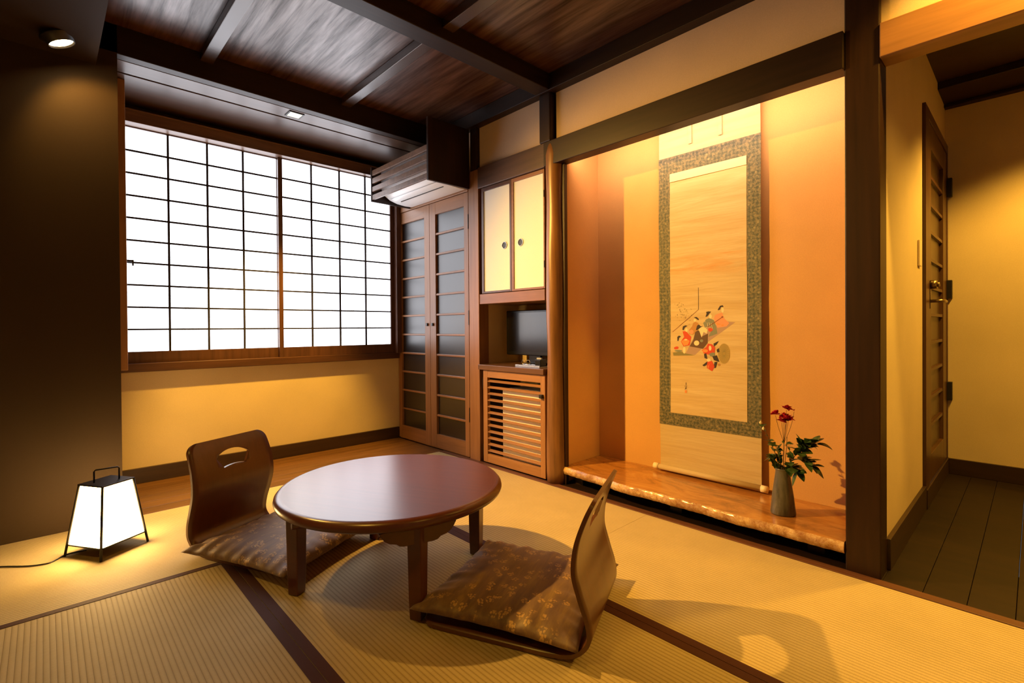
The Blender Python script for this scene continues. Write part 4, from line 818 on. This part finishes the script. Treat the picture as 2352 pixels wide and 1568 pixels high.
def chair_shell():
    pts = CURVE; L = [0]
    for a, b_ in zip(pts, pts[1:]): L.append(L[-1] + math.hypot(b_[0] - a[0], b_[1] - a[1]))
    T = L[-1]
    # refine top end so that rounded corners are smooth
    ts = [l for l in L if l < T - 0.05] + [T - 0.05 + 0.05 * (1 - (1 - i / 14) ** 2) for i in range(15)]
    ts = [0.05 * (i / 10) ** 2 for i in range(10)] + [t for t in ts if t >= 0.05]
    def at(t):
        for i in range(len(L) - 1):
            if t <= L[i + 1] + 1e-9:
                k = (t - L[i]) / max(1e-9, L[i + 1] - L[i]); return (lerp(pts[i][0], pts[i + 1][0], k), lerp(pts[i][1], pts[i + 1][1], k))
        return pts[-1]
    def hw(t, z):
        wbase = 0.187 + (0.012 if z > 0.38 else 0.0) * 0 + 0.010 * math.sin(max(0, min(1, (z - 0.05) / 0.38)) * PI)
        r = 0.042
        if t > T - r: d = t - (T - r); wbase -= r - math.sqrt(max(0, r * r - d * d))
        if t < r: d = r - t; wbase -= r - math.sqrt(max(0, r * r - d * d))
        return wbase
    NU = 14; th = 0.0055; fr_, bk = [], []
    for t in ts:
        s0, z0 = at(t); s1, z1 = at(min(T, t + 0.002)); s2, z2 = at(max(0, t - 0.002))
        tx, tz = s1 - s2, z1 - z2; l = math.hypot(tx, tz); nx, nz = -tz / l, tx / l   # normal
        h = hw(t, z0)
        for i in range(NU + 1):
            u = -h + 2 * h * i / NU
            crown = 0.006 * (1 - (u / 0.19) ** 2) * (1 if z0 > 0.12 else 0)
            fr_.append((s0 + nx * th + crown * 0, u, z0 + nz * th)); bk.append((s0 - nx * th, u, z0 - nz * th))
    n = NU + 1; nr = len(ts); o = len(fr_); vs = fr_ + bk
    fs = [(j * n + i, j * n + i + 1, (j + 1) * n + i + 1, (j + 1) * n + i) for j in range(nr - 1) for i in range(NU)]
    fs += [tuple(o + k for k in f)[::-1] for f in fs]
    edge = [i for i in range(NU + 1)] + [j * n + NU for j in range(1, nr)] + [(nr - 1) * n + i for i in range(NU - 1, -1, -1)] + [j * n for j in range(nr - 2, 0, -1)]
    nf = len(fs)
    fs += [(edge[k], edge[(k + 1) % len(edge)], o + edge[(k + 1) % len(edge)], o + edge[k]) for k in range(len(edge))]
    b = MB(); b.add(vs, fs, 0, True)
    for k in range(nf, len(fs)): b.sm[k] = False
    return b
def boolean_cut(obj, cutter):
    md = obj.modifiers.new('cut', 'BOOLEAN'); md.operation = 'DIFFERENCE'; md.solver = 'EXACT'; md.object = cutter
    dg = bpy.context.evaluated_depsgraph_get(); dg.update()
    me = bpy.data.meshes.new_from_object(obj.evaluated_get(dg)); obj.modifiers.clear(); obj.data = me
    bpy.data.objects.remove(cutter, do_unlink=True)
shell0 = chair_shell().build('backrest_shell', m_ply, None, (0, 0, 0))
hole = []
for i in range(13): a = math.radians(145 - 110 * i / 12); hole.append((0.096 * math.cos(a), 0.322 + 0.066 * math.sin(a)))
for i in range(9): a = math.radians(62 + 56 * i / 8); hole.append((0.110 * math.cos(a), 0.270 + 0.054 * math.sin(a)))
cut = MB().prism(hole, lambda u, v, w: (w, u, v), -0.35, -0.18).build('cutter', m_ply, None, (0, 0, 0))
boolean_cut(shell0, cut)
SHELL = shell0.data
for p in SHELL.polygons: pass
bpy.data.objects.remove(shell0, do_unlink=True)
def chair(loc, ang, label):
    r = root('legless_chair', (loc[0], loc[1], 0.0015), label, 'floor chair', math.radians(ang), 'bent plywood legless chairs', local=True)
    s = bpy.data.objects.new('curved_shell', SHELL); C.objects.link(s); s.parent = r
    return r
chair((0.703, 2.145), -64.3, 'bent plywood legless chair on the window side of the round table')
chair((1.086, 1.146), 114.6, 'bent plywood legless chair on the near side of the round table, seen from behind')

# ---- cushions
def cushion(seed):
    rn = random.Random(seed); NU = 72; S = 0.262
    fold = [(rn.uniform(0, 2 * PI), rn.uniform(9, 30), rn.uniform(.3, 1)) for _ in range(5)]
    def out(u, v, top):
        # u, v in -1..1 ; concave edges between pointed corners
        k = 0.085
        x = u * S * (1 - k * (1 - v * v)); y = v * S * (1 - k * (1 - u * u))
        e = max(abs(u), abs(v)); f = max(0.0, 1 - e ** 4.0) ** 0.55
        g = 1 - 0.5 * (abs(u) * abs(v)) ** 3
        h = 0.042 * f * g
        edge = e ** 4 * (1 - e ** 14)
        wr = sum(a * math.sin(fr * (v if abs(u) > abs(v) else u) + ph) for ph, fr, a in fold) * 0.0045 * edge
        c = 0.004 * math.exp(-((u * 5) ** 2 + (v * 5) ** 2))
        z = 0.054 + (h + wr - c if top else -min(h * .8, 0.024) + wr * 0.3)
        return (x, y, z)
    b = MB()
    b.grid(lambda a, c: out(2 * a - 1, 2 * c - 1, True), NU, NU); b.grid(lambda a, c: out(1 - 2 * a, 2 * c - 1, False), NU, NU)
    return b
def place_cushion(loc, ang, seed, label):
    o = cushion(seed).build('floor_cushion', m_cush, None, (0, 0, 0))
    bm = bmesh.new(); bm.from_mesh(o.data); bmesh.ops.remove_doubles(bm, verts=bm.verts, dist=0.0008); bmesh.ops.recalc_face_normals(bm, faces=bm.faces); bm.to_mesh(o.data); bm.free()
    o.location = (loc[0], loc[1], 0); o.rotation_euler = (0, 0, math.radians(ang)); tag(o, label, 'cushion', 'patterned cushions on the legless chairs')
place_cushion((0.718, 2.105), -66, 1, 'brown cushion with small gold flowers on the window-side chair, its far corner under the table')
place_cushion((1.137, 1.160), 113, 2, 'brown cushion with small gold flowers on the near chair, patterned top in full view')

# ================================================================== PAPER LANTERN
an = root('paper_lantern', (0.185, 2.63, 0), 'glowing white paper floor lantern with black metal frame and handle', 'lamp', math.radians(32), local=True); an.location.z = 0.0012
b0, b1 = 0.095, 0.062   # half width at floor and at cap
zc = 0.275
def corner(z, sx, sy): h = lerp(b0, b1, z / zc); return Vector((sx * h, sy * h, z))
for sx, sy in ((1, 1), (1, -1), (-1, 1), (-1, -1)):
    MB().tube([corner(0.0005, sx, sy), corner(zc, sx, sy)], 0.0056, 4).build('leg', m_black, an)
zr = 0.044
cs = [corner(zr, *s) for s in ((-1, -1), (1, -1), (1, 1), (-1, 1))]
for i in range(4): MB().tube([cs[i], cs[(i + 1) % 4]], 0.003, 6).build('bottom_rail', m_black, an)
MB().box(-b1 - .004, b1 + .004, -b1 - .004, b1 + .004, zc, zc + 0.006).build('cap', m_black, an, bevel=0.001)
hz = 0.331
MB().tube([(-0.034, 0.0213, zc + .005), (-0.034, 0.0213, hz - 0.006), (-0.030, 0.0188, hz), (0.030, -0.0188, hz), (0.034, -0.0213, hz - .006), (0.034, -0.0213, zc + .005)], 0.003, 8).build('carry_handle', m_black, an)
b = MB(); k = 0.0035
for i, ((ax, ay), (bx_, by)) in enumerate((((-1, -1), (1, -1)), ((1, -1), (1, 1)), ((1, 1), (-1, 1)), ((-1, 1), (-1, -1)))):
    q = [corner(zr + .002, ax, ay), corner(zr + .002, bx_, by), corner(zc - .001, bx_, by), corner(zc - .001, ax, ay)]
    c = Vector((0, 0, 0)); q = [Vector((p.x * 0.975, p.y * 0.975, p.z)) for p in q]
    q2 = [Vector((p.x * 0.96, p.y * 0.96, p.z)) for p in q]
    b.add(q + q2, [(0, 1, 2, 3), (7, 6, 5, 4), (0, 4, 5, 1), (3, 2, 6, 7), (1, 5, 6, 2), (0, 3, 7, 4)])
b.build('paper_shade', m_apaper, an)
MB().box(-0.0868, 0.0868, -0.0868, 0.0868, zr - .003, zr + .0015).build('bottom_plate', m_black, an)
pts = catmull([(0.12, 2.665), (0.09, 2.675), (0.056, 2.672), (0.03, 2.64), (0.005, 2.622), (-0.035, 2.635), (-0.068, 2.659), (-0.128, 2.713), (-0.25, 2.80), (-0.45, 2.90)], 5)
tag(MB().tube([(x, y, 0.0032) for x, y in pts], 0.0026, 8).build('power_cord', m_black, None, (0, 2.65, 0)), 'thin black power cord trailing from the paper lantern over the tatami', 'cord')
